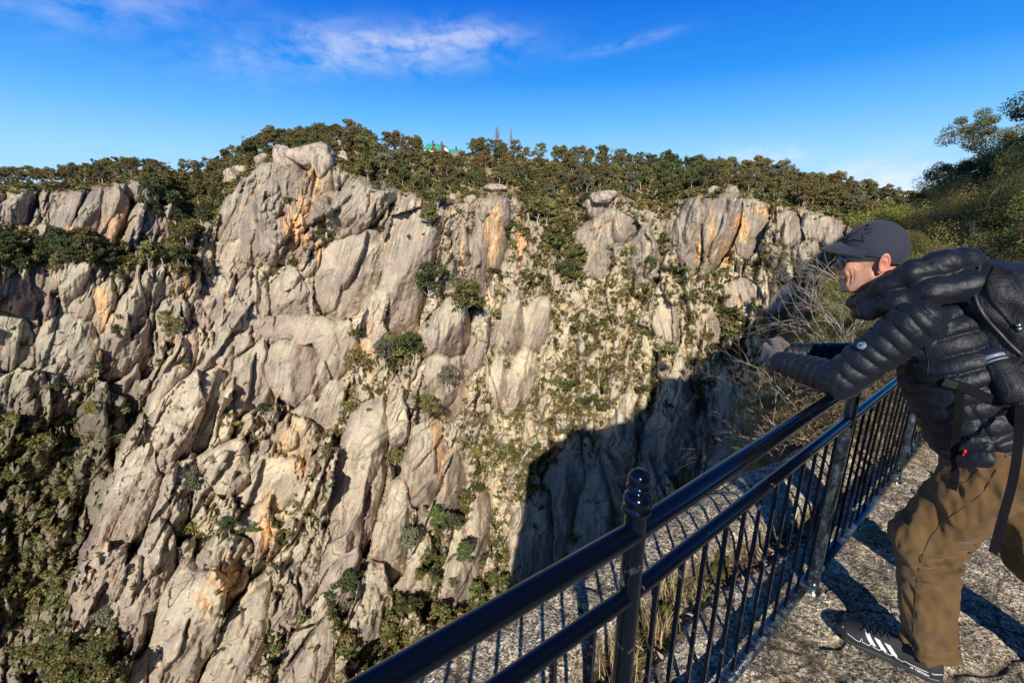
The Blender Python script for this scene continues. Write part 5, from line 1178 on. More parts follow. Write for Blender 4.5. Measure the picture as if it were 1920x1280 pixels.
bump(nt, b, tex_noise(nt, op, 700, 3, .6), .0006, .5)
def skin_col(V):
    q = hl(V); x, y, z = q[:, 0], np.abs(q[:, 1]), q[:, 2]
    c = np.tile(np.array([[.55, .295, .195]]), (len(V), 1))
    def mx(c, m, k): m = np.clip(m, 0, 1)[:, None]; return c * (1 - m) + m * np.array(k)
    g = lambda p, r_: np.exp(-((x - p[0]) ** 2 + (y - p[1]) ** 2 + (z - p[2]) ** 2) / r_ ** 2)
    c = mx(c, .55 * g((.11, 0, -.02), .022), (.60, .24, .19)); c = mx(c, .7 * g((-.04, .088, .0), .034), (.62, .20, .15)); c = mx(c, .35 * g((.06, .05, -.03), .03), (.62, .28, .2))
    st = sstep(-.03, -.075, z) * sstep(-.03, .01, x); nz_ = .5 + .5 * np.clip(fbm(q[:, 0] * 260, q[:, 1] * 260, q[:, 2] * 260, 2), -1, 1)
    c = mx(c, st * .34 * nz_ * 1.3, (.26, .19, .16)); tmp = sstep(.04, .005, x) * sstep(-.025, .0, x + .02) * sstep(-.045, -.01, z)
    c = mx(c, tmp * .75 * nz_ * sstep(.05, .06, y), (.20, .16, .14))
    lip = np.maximum(np.exp(-((z + .0485) / .0045) ** 2), np.exp(-((z + .0665) / .006) ** 2)) * (x > .078) * sstep(.03, .02, y)
    c = mx(c, lip * .75, (.50, .19, .16)); teeth = np.exp(-((z + .0565) / .0048) ** 4) * (x > .074) * (x < .0895) * (y < .024)
    return mx(c, teeth * .9, (.75, .70, .60))
bodym = sdf_mesh('person', f_body, *[np.array(a) for a in ((HC - .17 - np.array([0, 0, .02])), (HC + .17))], .0022, M_skin, skin_col)
# hidden limbs are kept coarse: one body, head fine and the rest coarse, joined at the collar
man = link('person', bodym, None, 'man in navy cap, sunglasses and black puffer jacket leaning on the railing', 'person')

# jacket
def baffle(s, pitch, a): return a * (np.abs(np.sin(np.pi * s / pitch)) ** .38 - .70)
def f_arm(P, a, b_, c, r1, r2, r3, ph=0.0):
    t1 = cap_t(P, a, b_); t2 = cap_t(P, b_, c); L1 = np.linalg.norm(b_ - a)
    w = .0012 * fbm(P[:, 0] * 26, P[:, 1] * 26, P[:, 2] * 26 + ph, 3)
    d1 = s_cap(P, a, b_, r1, r2) - baffle(t1 + .012 * fbm(P[:, 0] * 9, P[:, 1] * 9, P[:, 2] * 9, 2) + ph, .043, .0118)
    d2 = s_cap(P, b_, c, r2 * .98, r3) - baffle(t2 + .006 * fbm(P[:, 0] * 12, P[:, 1] * 12, P[:, 2] * 12, 2) + ph, .029, .0078)
    return smin(d1, d2, .012) - w
TS = np.array([1 / 1.32, 1, 1])
def f_jtorso(P):
    q = to_tnz(P); c = to_tnz(np.stack([G3(-.05, .40, .90), G3(-.07, .29, 1.14), G3(-.09, .22, 1.27), G3(-.10, .17, 1.31)]))
    qs = q * TS; cs = c * TS
    d = s_cap(qs, cs[0], cs[1], .148, .152); d = smin(d, s_cap(qs, cs[1], cs[2], .150, .125), .05); d = smin(d, s_cap(qs, cs[2], cs[3], .118, .075), .04)
    ax = (cs[2] - cs[0]); ax /= np.linalg.norm(ax); s = (qs - cs[0]) @ ax
    wv = .010 * fbm(P[:, 0] * 8, P[:, 1] * 8, P[:, 2] * 8, 2) + .05 * np.abs(q[:, 1] - .30) * (q[:, 0] < 0)
    d = d - baffle(s + wv, .052, .0125)
    crs = np.minimum(np.abs(np.sin(np.pi * (q[:, 1] * .9 + q[:, 2] * .55) / .13)), np.abs(np.sin(np.pi * (q[:, 1] * .7 - q[:, 2] * .75) / .15)))
    d = d + .008 * (1 - np.clip(crs * 3.5, 0, 1)) * sstep(1.12, 1.02, q[:, 2]) * sstep(.26, .36, q[:, 1]) - .0015 * fbm(P[:, 0] * 22, P[:, 1] * 22, P[:, 2] * 22, 3)
    hem = .868 - .06 * (q[:, 1] - .4); return smax(d, (hem - q[:, 2]), .02)
# sleeve and torso are kept as one jacket; the sleeve head joins with a visible seam
def f_jacket(P):
    B_ = BJ; d = f_jtorso(P); n = f_arm(P, B_['nsh'], B_['nel'], B_['nwr'], .073, .066, .043); f2 = f_arm(P, B_['fsh'], B_['fel'], B_['fwr'], .083, .066, .043, .02)
    d = smin(d, n, .014); return smin(d, f2, .014)
M_nyl, nt, b = mat_new('black down jacket nylon', .52, (.0045, .0075, .0165), spec=.4); op = gpos(nt)
w1_ = tex_noise(nt, op, 55, 4, .55, .1); w2_ = tex_noise(nt, op, 190, 3, .6, .2)
bump(nt, b, mth(nt, 'ADD', w1_, mth(nt, 'MULTIPLY', w2_, .12)), .006, .6); b.inputs['Sheen Weight'].default_value = .03; nt.links.new(ramp(nt, w1_, [(.3, .45), (.7, .58)]), b.inputs['Roughness'])
jk = link('jacket', sdf_mesh('jacket', f_jacket, G3(-.02, .1, 1.2) - np.array([.62, .62, .40]), G3(-.02, .1, 1.2) + np.array([.62, .55, .30]), .0046, M_nyl), man)

# hood thrown back round the neck
def ring(pts, P, r_, k=.02):
    d = None
    for (a, ra), (b_, rb_) in zip(pts[:-1], pts[1:]):
        e = s_cap(P, G3(*a), G3(*b_), ra, rb_); d = e if d is None else smin(d, e, k)
    return d
UP_ = [((-.14, -.03, 1.335), .022), ((-.19, .02, 1.36), .026), ((-.215, .07, 1.415), .032), ((-.210, .13, 1.462), .038), ((-.17, .19, 1.492), .042), ((-.10, .23, 1.495), .046), ((-.02, .20, 1.475), .040), ((.02, .13, 1.44), .034), ((.02, .06, 1.40), .030), ((-.02, .0, 1.35), .024), ((-.08, -.03, 1.33), .020)]
LO_ = [((-.14, -.01, 1.30), .022), ((-.20, .04, 1.325), .028), ((-.235, .11, 1.365), .034), ((-.22, .19, 1.41), .040), ((-.17, .26, 1.435), .044), ((-.09, .285, 1.44), .046), ((.0, .25, 1.43), .042), ((.04, .17, 1.39), .036), ((.03, .08, 1.34), .03), ((-.03, .0, 1.31), .024)]
def f_hood(P):
    q = to_tnz(P); w = .003 * fbm(P[:, 0] * 17, P[:, 1] * 17, P[:, 2] * 34, 2); an = np.arctan2(q[:, 0] + .1, q[:, 1] - .1)
    return smin(ring(UP_, P, 0), ring(LO_, P, 0), .008) - w - .003 * np.abs(np.sin(an * 7 + q[:, 2] * 20)) 
link('hood', sdf_mesh('hood', f_hood, G3(-.1, .13, 1.38) - np.array([.27, .27, .15]), G3(-.1, .13, 1.38) + np.array([.27, .27, .17]), .0045, M_nyl), man)

# trousers
def f_leg(P, a, b_, c, r0, r1, r2, sgn):
    d = s_cap(P, a, b_, r0, r1); e = s_cap(P, b_, c, r1 * 1.0, r2)
    kneef = b_ + (b_ - (a + c) / 2) * .12; d = smin(smin(d, e, .03), np.linalg.norm(P - kneef, axis=1) - r1 * .98, .03)
    t = cap_t(P, b_, c); L = np.linalg.norm(c - b_)
    q = to_tnz(P); bag = sstep(L - .12, L - .02, t) * .010 * (np.sin((t - L) * 105 + 4 * fbm(P[:, 0] * 7, P[:, 1] * 7, P[:, 2] * 7, 2)))
    kn = np.exp(-((P[:, 2] - b_[2] + .02) / .07) ** 2) * .008 * np.sin((q[:, 2] - .45 * q[:, 1]) * 115 + 3 * fbm(P[:, 0] * 8, P[:, 1] * 8, P[:, 2] * 8, 2)) * sstep(-.03, .05, q[:, 1] - to_tnz(b_[None])[0, 1])
    cre = .027 * np.abs(fbm(P[:, 0] * 9 + sgn, P[:, 1] * 9, P[:, 2] * 5.5 + q[:, 1] * 5, 3)) + .002 * fbm(P[:, 0] * 24, P[:, 1] * 24, P[:, 2] * 15, 2)
    return d - bag * 1.3 - kn * 1.7 + cre - .010
def f_pants(P):
    B_ = BJ; n = f_leg(P, B_['nhip'], B_['nkn'], B_['nan'] + np.array([0, 0, -.045]), .112, .086, .068, 0); f2 = f_leg(P, B_['fhip'], B_['fkn'], B_['fan'] + np.array([0, 0, -.045]), .112, .086, .078, 5)
    q = to_tnz(P); hip = s_ell(q, (-.04, .42, .90), (.185, .140, .12)); d = smin(smin(n, hip, .04), smin(f2, hip, .04), .02)
    ank = to_tnz(B_['nan'][None])[0]
    cut = .118 + .10 * np.clip((q[:, 1] - ank[1] + .01), -.1, .1) * -1 - .03 * np.exp(-((q[:, 1] - ank[1]) / .03) ** 2)
    return smax(d, cut - P[:, 2], .006)
M_can, nt, b = mat_new('brown canvas', .82, spec=.2); op = gpos(nt)
b.inputs['Sheen Weight'].default_value = .15
nt.links.new(mixc(nt, 1.0, ramp(nt, tex_noise(nt, op, 7, 6, .6), [(.35, (.090, .053, .022)), (.65, (.145, .086, .035))]), ramp(nt, tex_noise(nt, op, 480, 2, .5), [(.3, (.85, .85, .85)), (.7, (1.12, 1.12, 1.12))]), 'MULTIPLY'), b.inputs['Base Color'])
bump(nt, b, mth(nt, 'ADD', mth(nt, 'MULTIPLY', tex_noise(nt, op, 16, 4, .5, .8), 1.0), mth(nt, 'MULTIPLY', tex_noise(nt, op, 600, 2), .08)), .008, .5)
tr_ = link('trousers', sdf_mesh('trousers', f_pants, G3(0, .6, .5) - np.array([.62, .62, .45]), G3(0, .6, .5) + np.array([.62, .62, .52]), .0060, M_can), man)
M_seam = mat_new('dark stitching', .9, (.05, .032, .016))[0]
def surf_line(f, pts, rad, mat, name, parent, off=.0, k=5, nseg=30, tube=True):
    px = np.array(pts, float); t = np.linspace(0, len(px) - 1, nseg); sp = np.stack([smooth_interp(t, np.arange(len(px)), px[:, i]) for i in (0, 1)], -1); out = []
    for u, v in sp:
        p, n_ = trace(f, u, v)
        if p is not None: out.append(p + n_ * off)
    if len(out) < 3: return None
    mb = MB(); mb.tube(np.array(out), rad, k); return link(name, mb.mesh(name, mat), parent)
surf_line(f_pants, [(1868, 880), (1840, 925), (1800, 955), (1762, 985), (1738, 1020), (1722, 1070), (1716, 1130), (1712, 1190), (1712, 1228)], .0016, M_seam, 'side_seam', tr_, .0004)
surf_line(f_pants, [(1700, 1085), (1716, 1088), (1740, 1092), (1770, 1098)], .0013, M_seam, 'knee_seam', tr_, .0003)
surf_line(f_pants, [(1768, 890), (1790, 905), (1815, 900), (1835, 880)], .0014, M_seam, 'pocket_edge', tr_, .0004)

# cap
def f_capo(q): return s_ell(q, (-.010, 0, .040), (.108, .0875, .100)) + .0012 * np.abs(np.sin(0 * q[:, 0]))
def f_crown(q):
    o = f_capo(q); sh = smax(o, -(o + .004), .001); low = .038 + .40 * (q[:, 0] - .09) * .55 + .0 * q[:, 1]
    low = np.interp(q[:, 0], [-.12, -.06, -.02, .04, .10], [-.016, -.006, .016, .026, .040]); return smax(sh, low - q[:, 2], .002)
def capw(P): return f_crown(hl(P))
M_cap, nt, b = mat_new('navy wool cap', .95, (.030, .033, .048), spec=.2); b.inputs['Sheen Weight'].default_value = .08; op = opos(nt)
nt.links.new(mixc(nt, tex_noise(nt, op, 420, 3, .6), (.020, .023, .038), (.050, .054, .078)), b.inputs['Base Color']); bump(nt, b, tex_noise(nt, op, 500, 3, .6), .001, .6)
M_blk = mat_new('black embroidery', .6, (.006, .006, .007))[0]
cap = link('cap', sdf_mesh('cap', capw, HC - np.array([.16, .16, .06]), HC + np.array([.16, .16, .17]), .0024, M_cap), man)
ns, nt_ = 61, 14; s_, t_2 = np.meshgrid(np.linspace(-1, 1, ns), np.linspace(0, 1, nt_)); ph_ = s_ * R(77)
L_ = .078 * np.cos(ph_) ** .8; yy = .0885 * np.sin(ph_) * (1 - .06 * t_2); bx = -.010 + .1085 * np.cos(ph_) - .004 + L_ * t_2
bz = .065 - .040 * (1 - np.cos(ph_ * 1.0)) ** .85 - .010 * t_2 - .010 * t_2 ** 2 * np.cos(ph_)
top_ = np.stack([bx, yy, bz + .0022], -1).reshape(-1, 3); bot_ = np.stack([bx, yy, bz - .0022], -1).reshape(-1, 3); iq = np.arange(ns * nt_).reshape(nt_, ns)
qa = np.stack([iq[:-1, :-1], iq[:-1, 1:], iq[1:, 1:], iq[1:, :-1]], -1).reshape(-1, 4)[:, ::-1]; nq = ns * nt_; ed = np.concatenate([iq[:, 0], iq[-1, 1:], iq[::-1, -1][1:], iq[0, ::-1][1:]])
mb = MB(); mb.add(hw(np.concatenate([top_, bot_])), np.concatenate([qa, qa[:, ::-1] + nq, np.stack([ed[:-1], ed[1:], ed[1:] + nq, ed[:-1] + nq], -1)])); link('peak', mb.mesh('peak', M_cap), cap)
mb = MB(); mb.lathe(hw((-.012, 0, .1390)), [(.0075, 0), (.007, .003), (.004, .0045), (0, .005)], 14, HM[:, 2]); link('button', mb.mesh('button', M_cap), cap)
for k_, pts in enumerate(([(1577, 456), (1587, 447.5), (1597, 441), (1612, 430.5), (1627.5, 421.5), (1629, 422.5), (1625.5, 427), (1622.5, 430.5), (1631, 429.5), (1641, 428)], [(1634.5, 435), (1627, 437), (1619, 439), (1617.5, 442), (1619, 448), (1619.5, 453), (1610, 451), (1600, 449.5), (1590, 453), (1581, 457)])):
    out = []
    for a, b_ in zip(pts[:-1], pts[1:]):
        for f_ in (0, .5):
            p, n_ = trace(capw, a[0] + (b_[0] - a[0]) * f_, a[1] + (b_[1] - a[1]) * f_)
            if p is not None: out.append(p)
    mb = MB(); mb.tube(np.array(out), .0024, 6); link('emblem', mb.mesh('emblem', M_blk), cap)
# sunglasses
M_fr = mat_new('dark grey glasses frame', .35, (.025, .027, .03))[0]; M_lens = mat_new('dark blue mirrored lens', .06, (.012, .016, .05), spec=.9)[0]
sg = None
for sy in (1, -1):
    LM = frame((.90, .46 * sy, .0)); n = 24; v = []
    th = np.linspace(0, 2 * np.pi, n, endpoint=False)
    cen = np.array([.094, .036 * sy, .000]); rings = []
    for rr0, dx in ((0, .006), (.5, .0045), (.85, .0015), (1, -.001)):
        rings.append(cen + (np.stack([np.full(n, dx), rr0 * .029 * np.sign(np.cos(th)) * np.abs(np.cos(th)) ** .85, rr0 * .0225 * np.sign(np.sin(th)) * np.abs(np.sin(th)) ** .8], -1)) @ LM.T)
    v = np.concatenate(rings); ii = np.arange(3)[:, None] * n; jj = np.arange(n)[None]; q_ = np.stack([ii + jj, ii + n + jj, ii + n + (jj + 1) % n, ii + (jj + 1) % n], -1).reshape(-1, 4)
    mb = MB(); mb.add(hw(v), q_); lens = mb.mesh('lens', M_lens)
    mr = MB(); rim = np.concatenate([rings[3], rings[3][:1]]); mr.tube(hw(rim), .0021, 6, caps=False)
    if sg is None:
        br = [(.104, .010, .012), (.106, 0, .013), (.104, -.010, .012)]; mr.tube(hw(br), .0022, 6); sg = link('sunglasses', mr.mesh('sunglasses', M_fr), man)
    else: link('rim', mr.mesh('rim', M_fr), sg)
    link('lens', lens, sg)
    tm = MB(); a, b_, c = np.array([.082, .0625 * sy, .016]), np.array([.030, .0765 * sy, .0155]), np.array([-.030, .0800 * sy, .014])
    pts = np.array([a, (a + b_) / 2 + [0, .001 * sy, 0], b_, (b_ + c) / 2, c]); hh = [.0068, .0062, .0056, .005, .0045]; vv = []
    for p_, h_ in zip(pts, hh): vv += [p_ + [0, .0018 * sy, h_], p_ + [0, .0018 * sy, -h_], p_ + [0, -.0018 * sy, -h_], p_ + [0, -.0018 * sy, h_]]
    qq = [[4 * i + j, 4 * i + (j + 1) % 4, 4 * i + 4 + (j + 1) % 4, 4 * i + 4 + j] for i in range(4) for j in range(4)] + [[0, 1, 2, 3], [16, 17, 18, 19]]; tm.add(hw(np.array(vv)), qq)
    link('temple', tm.mesh('temple', M_fr, False), sg)

# gloved hands, the near one closed over the far one
M_glv, nt, b = mat_new('grey knitted glove', .95, (.09, .075, .07)); op = opos(nt); b.inputs['Sheen Weight'].default_value = .3
nt.links.new(ramp(nt, tex_noise(nt, op, 330, 3, .6), [(.35, (.035, .03, .03)), (.5, (.095, .082, .076)), (.65, (.20, .175, .16))]), b.inputs['Base Color']); bump(nt, b, tex_noise(nt, op, 420, 3, .6), .002, 1)
def hand(wr, fwd, side, up, s=1.0, curl=1.0, thumb=1):
    """SDF of a closed hand: palm, four bent fingers of different length and a thumb from the side of the palm"""
    fwd = np.array(fwd, float); fwd /= np.linalg.norm(fwd); side = np.array(side, float); side -= fwd * (side @ fwd); side /= np.linalg.norm(side); upv = np.cross(fwd, side); upv *= np.sign(upv @ np.array(up, float)) or 1
    M = np.stack([fwd, side, upv], 1); segs = []
    for i, (o, L) in enumerate(((-.030, .062), (-.010, .072), (.010, .078), (.030, .072))):
        a = np.array([.088, o, .004]); an = 0.35 * curl; p = a; r0 = .0115
        for k, (f_, dth) in enumerate(((.45, .75), (.32, .95), (.23, .75))):
            an += dth * curl; q_ = p + L * f_ * np.array([math.cos(an), 0, -math.sin(an)]); segs.append((p, q_, r0, r0 * .93)); r0 *= .93; p = q_
    o = .036 * thumb; a = np.array([.030, o, -.006]); b_ = np.array([.062, o + .020 * thumb, -.012]); c = np.array([.092, o + .012 * thumb, -.022])
    th = [(a, b_, .015, .0130), (b_, c, .0130, .0105)]
    def f(P):
        q = (P - wr) @ M / s; d = s_box(q, (.050, 0, 0), (.046, .040, .017), .016); d = smin(d, s_cap(q, (-.05, 0, 0), (.02, 0, 0), .030, .030), .02)
        e = None
        for a_, b2, r1, r2 in segs: x = s_cap(q, a_, b2, r1, r2); e = x if e is None else np.minimum(e, x)
        d = smin(d, e, .006)
        for a_, b2, r1, r2 in th: d = smin(d, s_cap(q, a_, b2, r1, r2), .008)
        return d * s
    return f
nw, fw = BJ['nwr'], BJ['fwr']
fdn = nw - BJ['nel']; fdn /= np.linalg.norm(fdn)
tnz = lambda t, n, z: t * np.array([FR[0], FR[1], 0]) + n * np.array([FN[0], FN[1], 0]) + z * np.array([0, 0, 1.])
f_nh = hand(nw + fdn * .012, tnz(.42, -.85, .12), tnz(0, -.15, 1), tnz(-1, -.6, .1), .98, 1.0, 1)
f_fh = hand(fw, tnz(-.55, -.75, .1), tnz(0, .1, 1), tnz(.7, -.7, .2), .96, .75, 1)
for f_, w_, lab in ((f_nh, nw, None), (f_fh, fw, None)):
    link('glove', sdf_mesh('glove', f_, w_ - .15, w_ + .15, .0028, M_glv), man)

# shoes
M_sh, nt, b = mat_new('dark grey mesh shoe', .75, (.022, .022, .026)); bump(nt, b, tex_noise(nt, opos(nt), 900, 2), .001, .5)
M_sole = mat_new('charcoal rubber sole', .45, (.035, .040, .046))[0]; M_wht = mat_new('white reflective shoe trim', .4, (.72, .74, .76))[0]; M_mid = mat_new('black midsole', .6, (.02, .021, .024))[0]
def shoe(toe, heel, lab):
    toe = np.array(toe, float); heel = np.array(heel, float); z0 = (gz(toe[0], toe[1]) + gz(heel[0], heel[1])) / 2 + .004
    fwd = toe - heel; L = np.linalg.norm(fwd[:2]); fwd = np.array([fwd[0], fwd[1], 0]) / L; M = frame(fwd); c0 = np.array([(toe[0] + heel[0]) / 2, (toe[1] + heel[1]) / 2, z0])
    W_ = lambda p: c0 + np.asarray(p, float) @ M.T
    xs = np.array([-.155, -.148, -.12, -.07, -.02, .03, .08, .12, .145, .157]); hwid = np.array([.012, .028, .038, .038, .036, .041, .048, .043, .026, .010]); k = L / .30
    toes = np.array([.018, .012, .004, 0, 0, .0, .003, .010, .018, .024]) ; mid_t = np.array([.056, .056, .053, .049, .045, .041, .037, .034, .035, .038])
    ofs = np.array([0, 0, 0, 0, -.002, -.003, -.004, -.003, -.001, 0])
    def half(q, ex=0.0): return np.interp(q[:, 0] / k, xs, hwid) * 1.12 + ex
    def f_sole(P):
        q = (P - c0) @ M; yy_ = q[:, 1] - np.interp(q[:, 0] / k, xs, ofs); w = half(q, .004); lo = np.interp(q[:, 0] / k, xs, toes); hi = np.interp(q[:, 0] / k, xs, mid_t) * .62
        d = np.maximum(np.abs(yy_) - w, np.abs(q[:, 0]) - .155 * k); gro = .0016 * (np.sin(q[:, 0] * 420) > .2) * (q[:, 2] < lo + .006)
        return smax(smax(d * .8, q[:, 2] - hi, .006), lo - q[:, 2], .006) + gro
    def f_mid(P):
        q = (P - c0) @ M; yy_ = q[:, 1] - np.interp(q[:, 0] / k, xs, ofs); w = half(q, .001); hi = np.interp(q[:, 0] / k, xs, mid_t) + .004; lo = np.interp(q[:, 0] / k, xs, mid_t) * .5
        return smax(smax((np.maximum(np.abs(yy_) - w, np.abs(q[:, 0]) - .152 * k)) * .8, q[:, 2] - hi, .005), lo - q[:, 2], .003)
    hx = np.array([-.155, -.14, -.11, -.06, -.02, .02, .06, .10, .13, .155]); hz = np.array([.080, .112, .112, .106, .104, .094, .078, .066, .056, .040])
    def f_up(P):
        q = (P - c0) @ M; yy_ = q[:, 1] - np.interp(q[:, 0] / k, xs, ofs); w = np.maximum(half(q, -.003), .004); H = np.interp(q[:, 0] / k, hx, hz); r_ = np.sqrt((yy_ / w) ** 2 + (np.clip(q[:, 2] - .03, 0, 1) / (H - .03)) ** 2.4 * 1.0)
        d = (r_ - 1) * np.minimum(w, H - .03) * .8; d = smax(d, np.abs(q[:, 0]) - .149 * k, .01); return smax(d, .022 - q[:, 2], .004)
    lo, hi = c0 - np.array([.19, .19, .02]), c0 + np.array([.19, .19, .13])
    root = link('shoe', sdf_mesh('shoe', f_up, lo, hi, .0034, M_sh), man)
    link('outsole', sdf_mesh('outsole', f_sole, lo, hi, .0030, M_sole), root); link('midsole', sdf_mesh('midsole', f_mid, lo, hi, .0030, M_mid), root)
    def on_side(x, z, sy=1, off=.0006):
        # march from outside towards the shoe centre line at given x, z
        y = .075 * sy
        for _ in range(300):
            p = W_((x * k, y, z)); s = min(float(f_up(p[None])[0]), float(f_mid(p[None])[0]))
            if s < .0004: break
            y -= sy * max(.0004, s * .7)
            if y * sy < 0: return W_((x * k, .030 * sy, min(z, .06)))
        return W_((x * k, y + sy * off, z))
    def strip(pts, w, name, mat, sy=1, rad=None):
        vv = []; 
        for (x, z, dx, dz) in pts: vv += [on_side(x + dx * w, z + dz * w, sy), on_side(x - dx * w, z - dz * w, sy)]
        qq = [[2 * i, 2 * i + 1, 2 * i + 3, 2 * i + 2] for i in range(len(pts) - 1)]; m_ = MB(); m_.add(np.array(vv), qq); return link(name, m_.mesh(name, mat), root)
    for sy in (1, -1):
        for x_ in (.050, .020, -.010):
            strip([(x_ + .012 - .026 * f_, .046 + .028 * (1 - f_) , 1, 0) for f_ in np.linspace(1, 0, 7)], .0085, 'stripe', M_wht, sy)
        pl = [(.135, .048), (.11, .041), (.085, .039), (.076, .040)]; out = [on_side(a_, b_, sy) for a_, b_ in pl]
        for x_ in (.066, .034, .002, -.030): out += [on_side(x_ + .006, .052, sy), on_side(x_ + .002, .042, sy), on_side(x_ - .016, .041, sy), on_side(x_ - .022, .048, sy)]
        out += [on_side(a_, b_, sy) for a_, b_ in ((-.07, .047), (-.10, .048), (-.13, .052), (-.148, .060))]; m_ = MB(); m_.tube(np.array(out), .0015, 5); link('trim_line', m_.mesh('trim', M_wht), root)
    # laces
    m_ = MB()
    for i, x_ in enumerate((.070, .050, .030, .010)):
        for sg_ in (1, -1):
            pts = []
            for f_ in np.linspace(-1, 1, 9):
                x = x_ + .010 * f_ * sg_; y = .024 * f_; z = .13
                for _ in range(200):
                    p = W_((x * k, y, z)); s = float(f_up(p[None])[0])
                    if s < .0005: break
                    z -= max(.0004, s * .6)
                pts.append(W_((x * k, y, z + .0015)))
            m_.tube(np.array(pts), .0019, 5)
    link('laces', m_.mesh('laces', M_blk), root)
    # small raised lettering at the heel
    fc = bpy.data.curves.new('lettering', 'FONT'); fc.body = 'TERREX'; fc.size = .0115; fc.extrude = .0004; fc.offset = .00035; fc.materials.append(M_wht); fo0 = bpy.data.objects.new('tmp', fc); fme = bpy.data.meshes.new_from_object(fo0); bpy.data.objects.remove(fo0); fo = link('lettering', fme, root)
    p0 = on_side(-.080, .034, 1, .0012); p1 = on_side(-.112, .034, 1, .0012); X_ = Vector(p1 - p0).normalized(); Zn = Vector(M[:, 1]); Y_v = Zn.cross(X_).normalized(); Zn = X_.cross(Y_v)
    mm = Matrix((X_, Y_v, Zn)).transposed().to_4x4(); mm.translation = Vector(p0); fo.matrix_world = mm
    m_ = MB(); a_ = [on_side(-.066, .034, 1, .001), on_side(-.078, .034, 1, .001), on_side(-.074, .042, 1, .001)]; m_.add(np.array(a_), None, [[0, 1, 2]]); link('logo', m_.mesh('logo', M_wht), root)
    return root
shoe(G3(-.175, .150, 0), G3(-.130, .462, 0), '')
shoe(G3(.13, .74, 0), G3(.20, 1.03, 0), '')

# badge, zip pull
M_bad = mat_new('grey blue badge', .7, (.16, .23, .31))[0]
p, n_ = trace(f_jacket, 1616, 648)
bm_ = MB(); bm_.lathe(p + n_ * .0022, [(.0, .0046), (.011, .0044), (.0128, .0036), (.0132, .002), (.0132, -.004)], 28, n_); bd = link('badge', bm_.mesh('badge', M_bad), jk)
bx_ = MB(); Mx = frame(n_); o_ = p + n_ * .0073; bx_.add([o_ + Mx @ np.array(w) for w in ((0, -.006, -.002), (0, -.001, .003), (0, .005, .0045), (0, .002, -.001), (0, .004, -.005))], None, [[0, 1, 3], [1, 2, 3], [0, 3, 4]]); bx_.tube([o_ + Mx @ np.array((-.0004, .0115 * math.cos(a), .0115 * math.sin(a))) for a in np.linspace(.5, 2.6, 14)], .0007, 4); link('bird_mark', bx_.mesh('bird', M_blk), bd)
M_red = mat_new('red zip pull', .5, (.65, .02, .03))[0]
p, n_ = trace(f_jacket, 1811, 850)
if p is not None:
    z_ = MB(); z_.box(p + n_ * .005 + np.array([0, 0, .004]), (.0028, .003, .006)); z_.tube([p + n_ * .006 + np.array([0, 0, -.002]), p + n_ * .008 + np.array([0, 0, -.012])], .0022, 6); link('zip_pull', z_.mesh('zip', M_red), jk)
surf_line(f_jacket, [(1640, 592), (1690, 600), (1722, 625), (1737, 660), (1738, 700), (1715, 740), (1680, 752)], .0022, M_nyl, 'armhole_seam', jk, -.0008)

# backpack
M_pack, nt, b = mat_new('black ripstop pack cloth', .55, (.011, .012, .016)); op = opos(nt); wv_ = nd(nt, 'ShaderNodeTexWave', wave_type='BANDS'); setin(wv_, Scale=40.0, Distortion=.05); nt.links.new(op, wv_.inputs['Vector'])
wv2 = nd(nt, 'ShaderNodeTexWave', wave_type='BANDS', bands_direction='Z'); setin(wv2, Scale=40.0, Distortion=.05); nt.links.new(op, wv2.inputs['Vector'])
grid_ = mth(nt, 'MAXIMUM', ramp(nt, wv_.outputs['Fac'], [(.88, 0), (.96, 1)]), ramp(nt, wv2.outputs['Fac'], [(.88, 0), (.96, 1)]))
nt.links.new(mixc(nt, grid_, (.009, .010, .014), (.020, .022, .028)), b.inputs['Base Color']); bump(nt, b, mth(nt, 'ADD', tex_noise(nt, op, 22, 5, .6, 1.0), mth(nt, 'MULTIPLY', grid_, .15)), .010, .8)
ub = tnz(0, -.50, .866); ub /= np.linalg.norm(ub); bn = tnz(0, .866, .50); bn /= np.linalg.norm(bn); sd_ = np.array([FR[0], FR[1], 0]); PM = np.stack([ub, sd_, bn], 1)
PC = G3(-.07, .425, 1.275)
def f_pack(P):
    q = (P - PC) @ PM; d = s_box(q, (0, 0, 0), (.235, .145, .11), .09); d = smin(d, s_box(q, (-.03, 0, .09), (.17, .115, .07), .06), .03); d = smin(d, s_ell(q, (.16, 0, -.03), (.12, .135, .09)), .03)
    d = smin(d, s_box(q, (-.12, -.14, -.02), (.10, .03, .07), .03), .02)
    an = np.sin((q[:, 0] * .6 + q[:, 2]) * 85 + 3 * fbm(P[:, 0] * 6, P[:, 1] * 6, P[:, 2] * 6, 2)); return d - .004 * an * sstep(-.02, -.10, q[:, 1]) * sstep(.12, .02, np.abs(q[:, 2] + .02)) - .006 * fbm(P[:, 0] * 12, P[:, 1] * 12, P[:, 2] * 12, 3)
pk = link('backpack', sdf_mesh('backpack', f_pack, PC - .36, PC + .36, .0062, M_pack), None, 'black ripstop hiking backpack on the back of the man', 'backpack')
M_web = mat_new('black webbing', .85, (.006, .006, .008), spec=.2)[0]; M_plast = mat_new('black plastic buckle', .3, (.02, .02, .022))[0]; M_pipe = mat_new('dark grey piping', .45, (.035, .037, .042))[0]
surf_line(f_pack, [(1838, 500), (1828, 540), (1836, 575), (1858, 605), (1890, 640), (1918, 668)], .0045, M_pipe, 'zipper', pk, .002, 8)
surf_line(f_pack, [(1865, 500), (1852, 530), (1858, 560), (1880, 590), (1910, 622)], .003, M_web, 'zipper', pk, .001, 6)
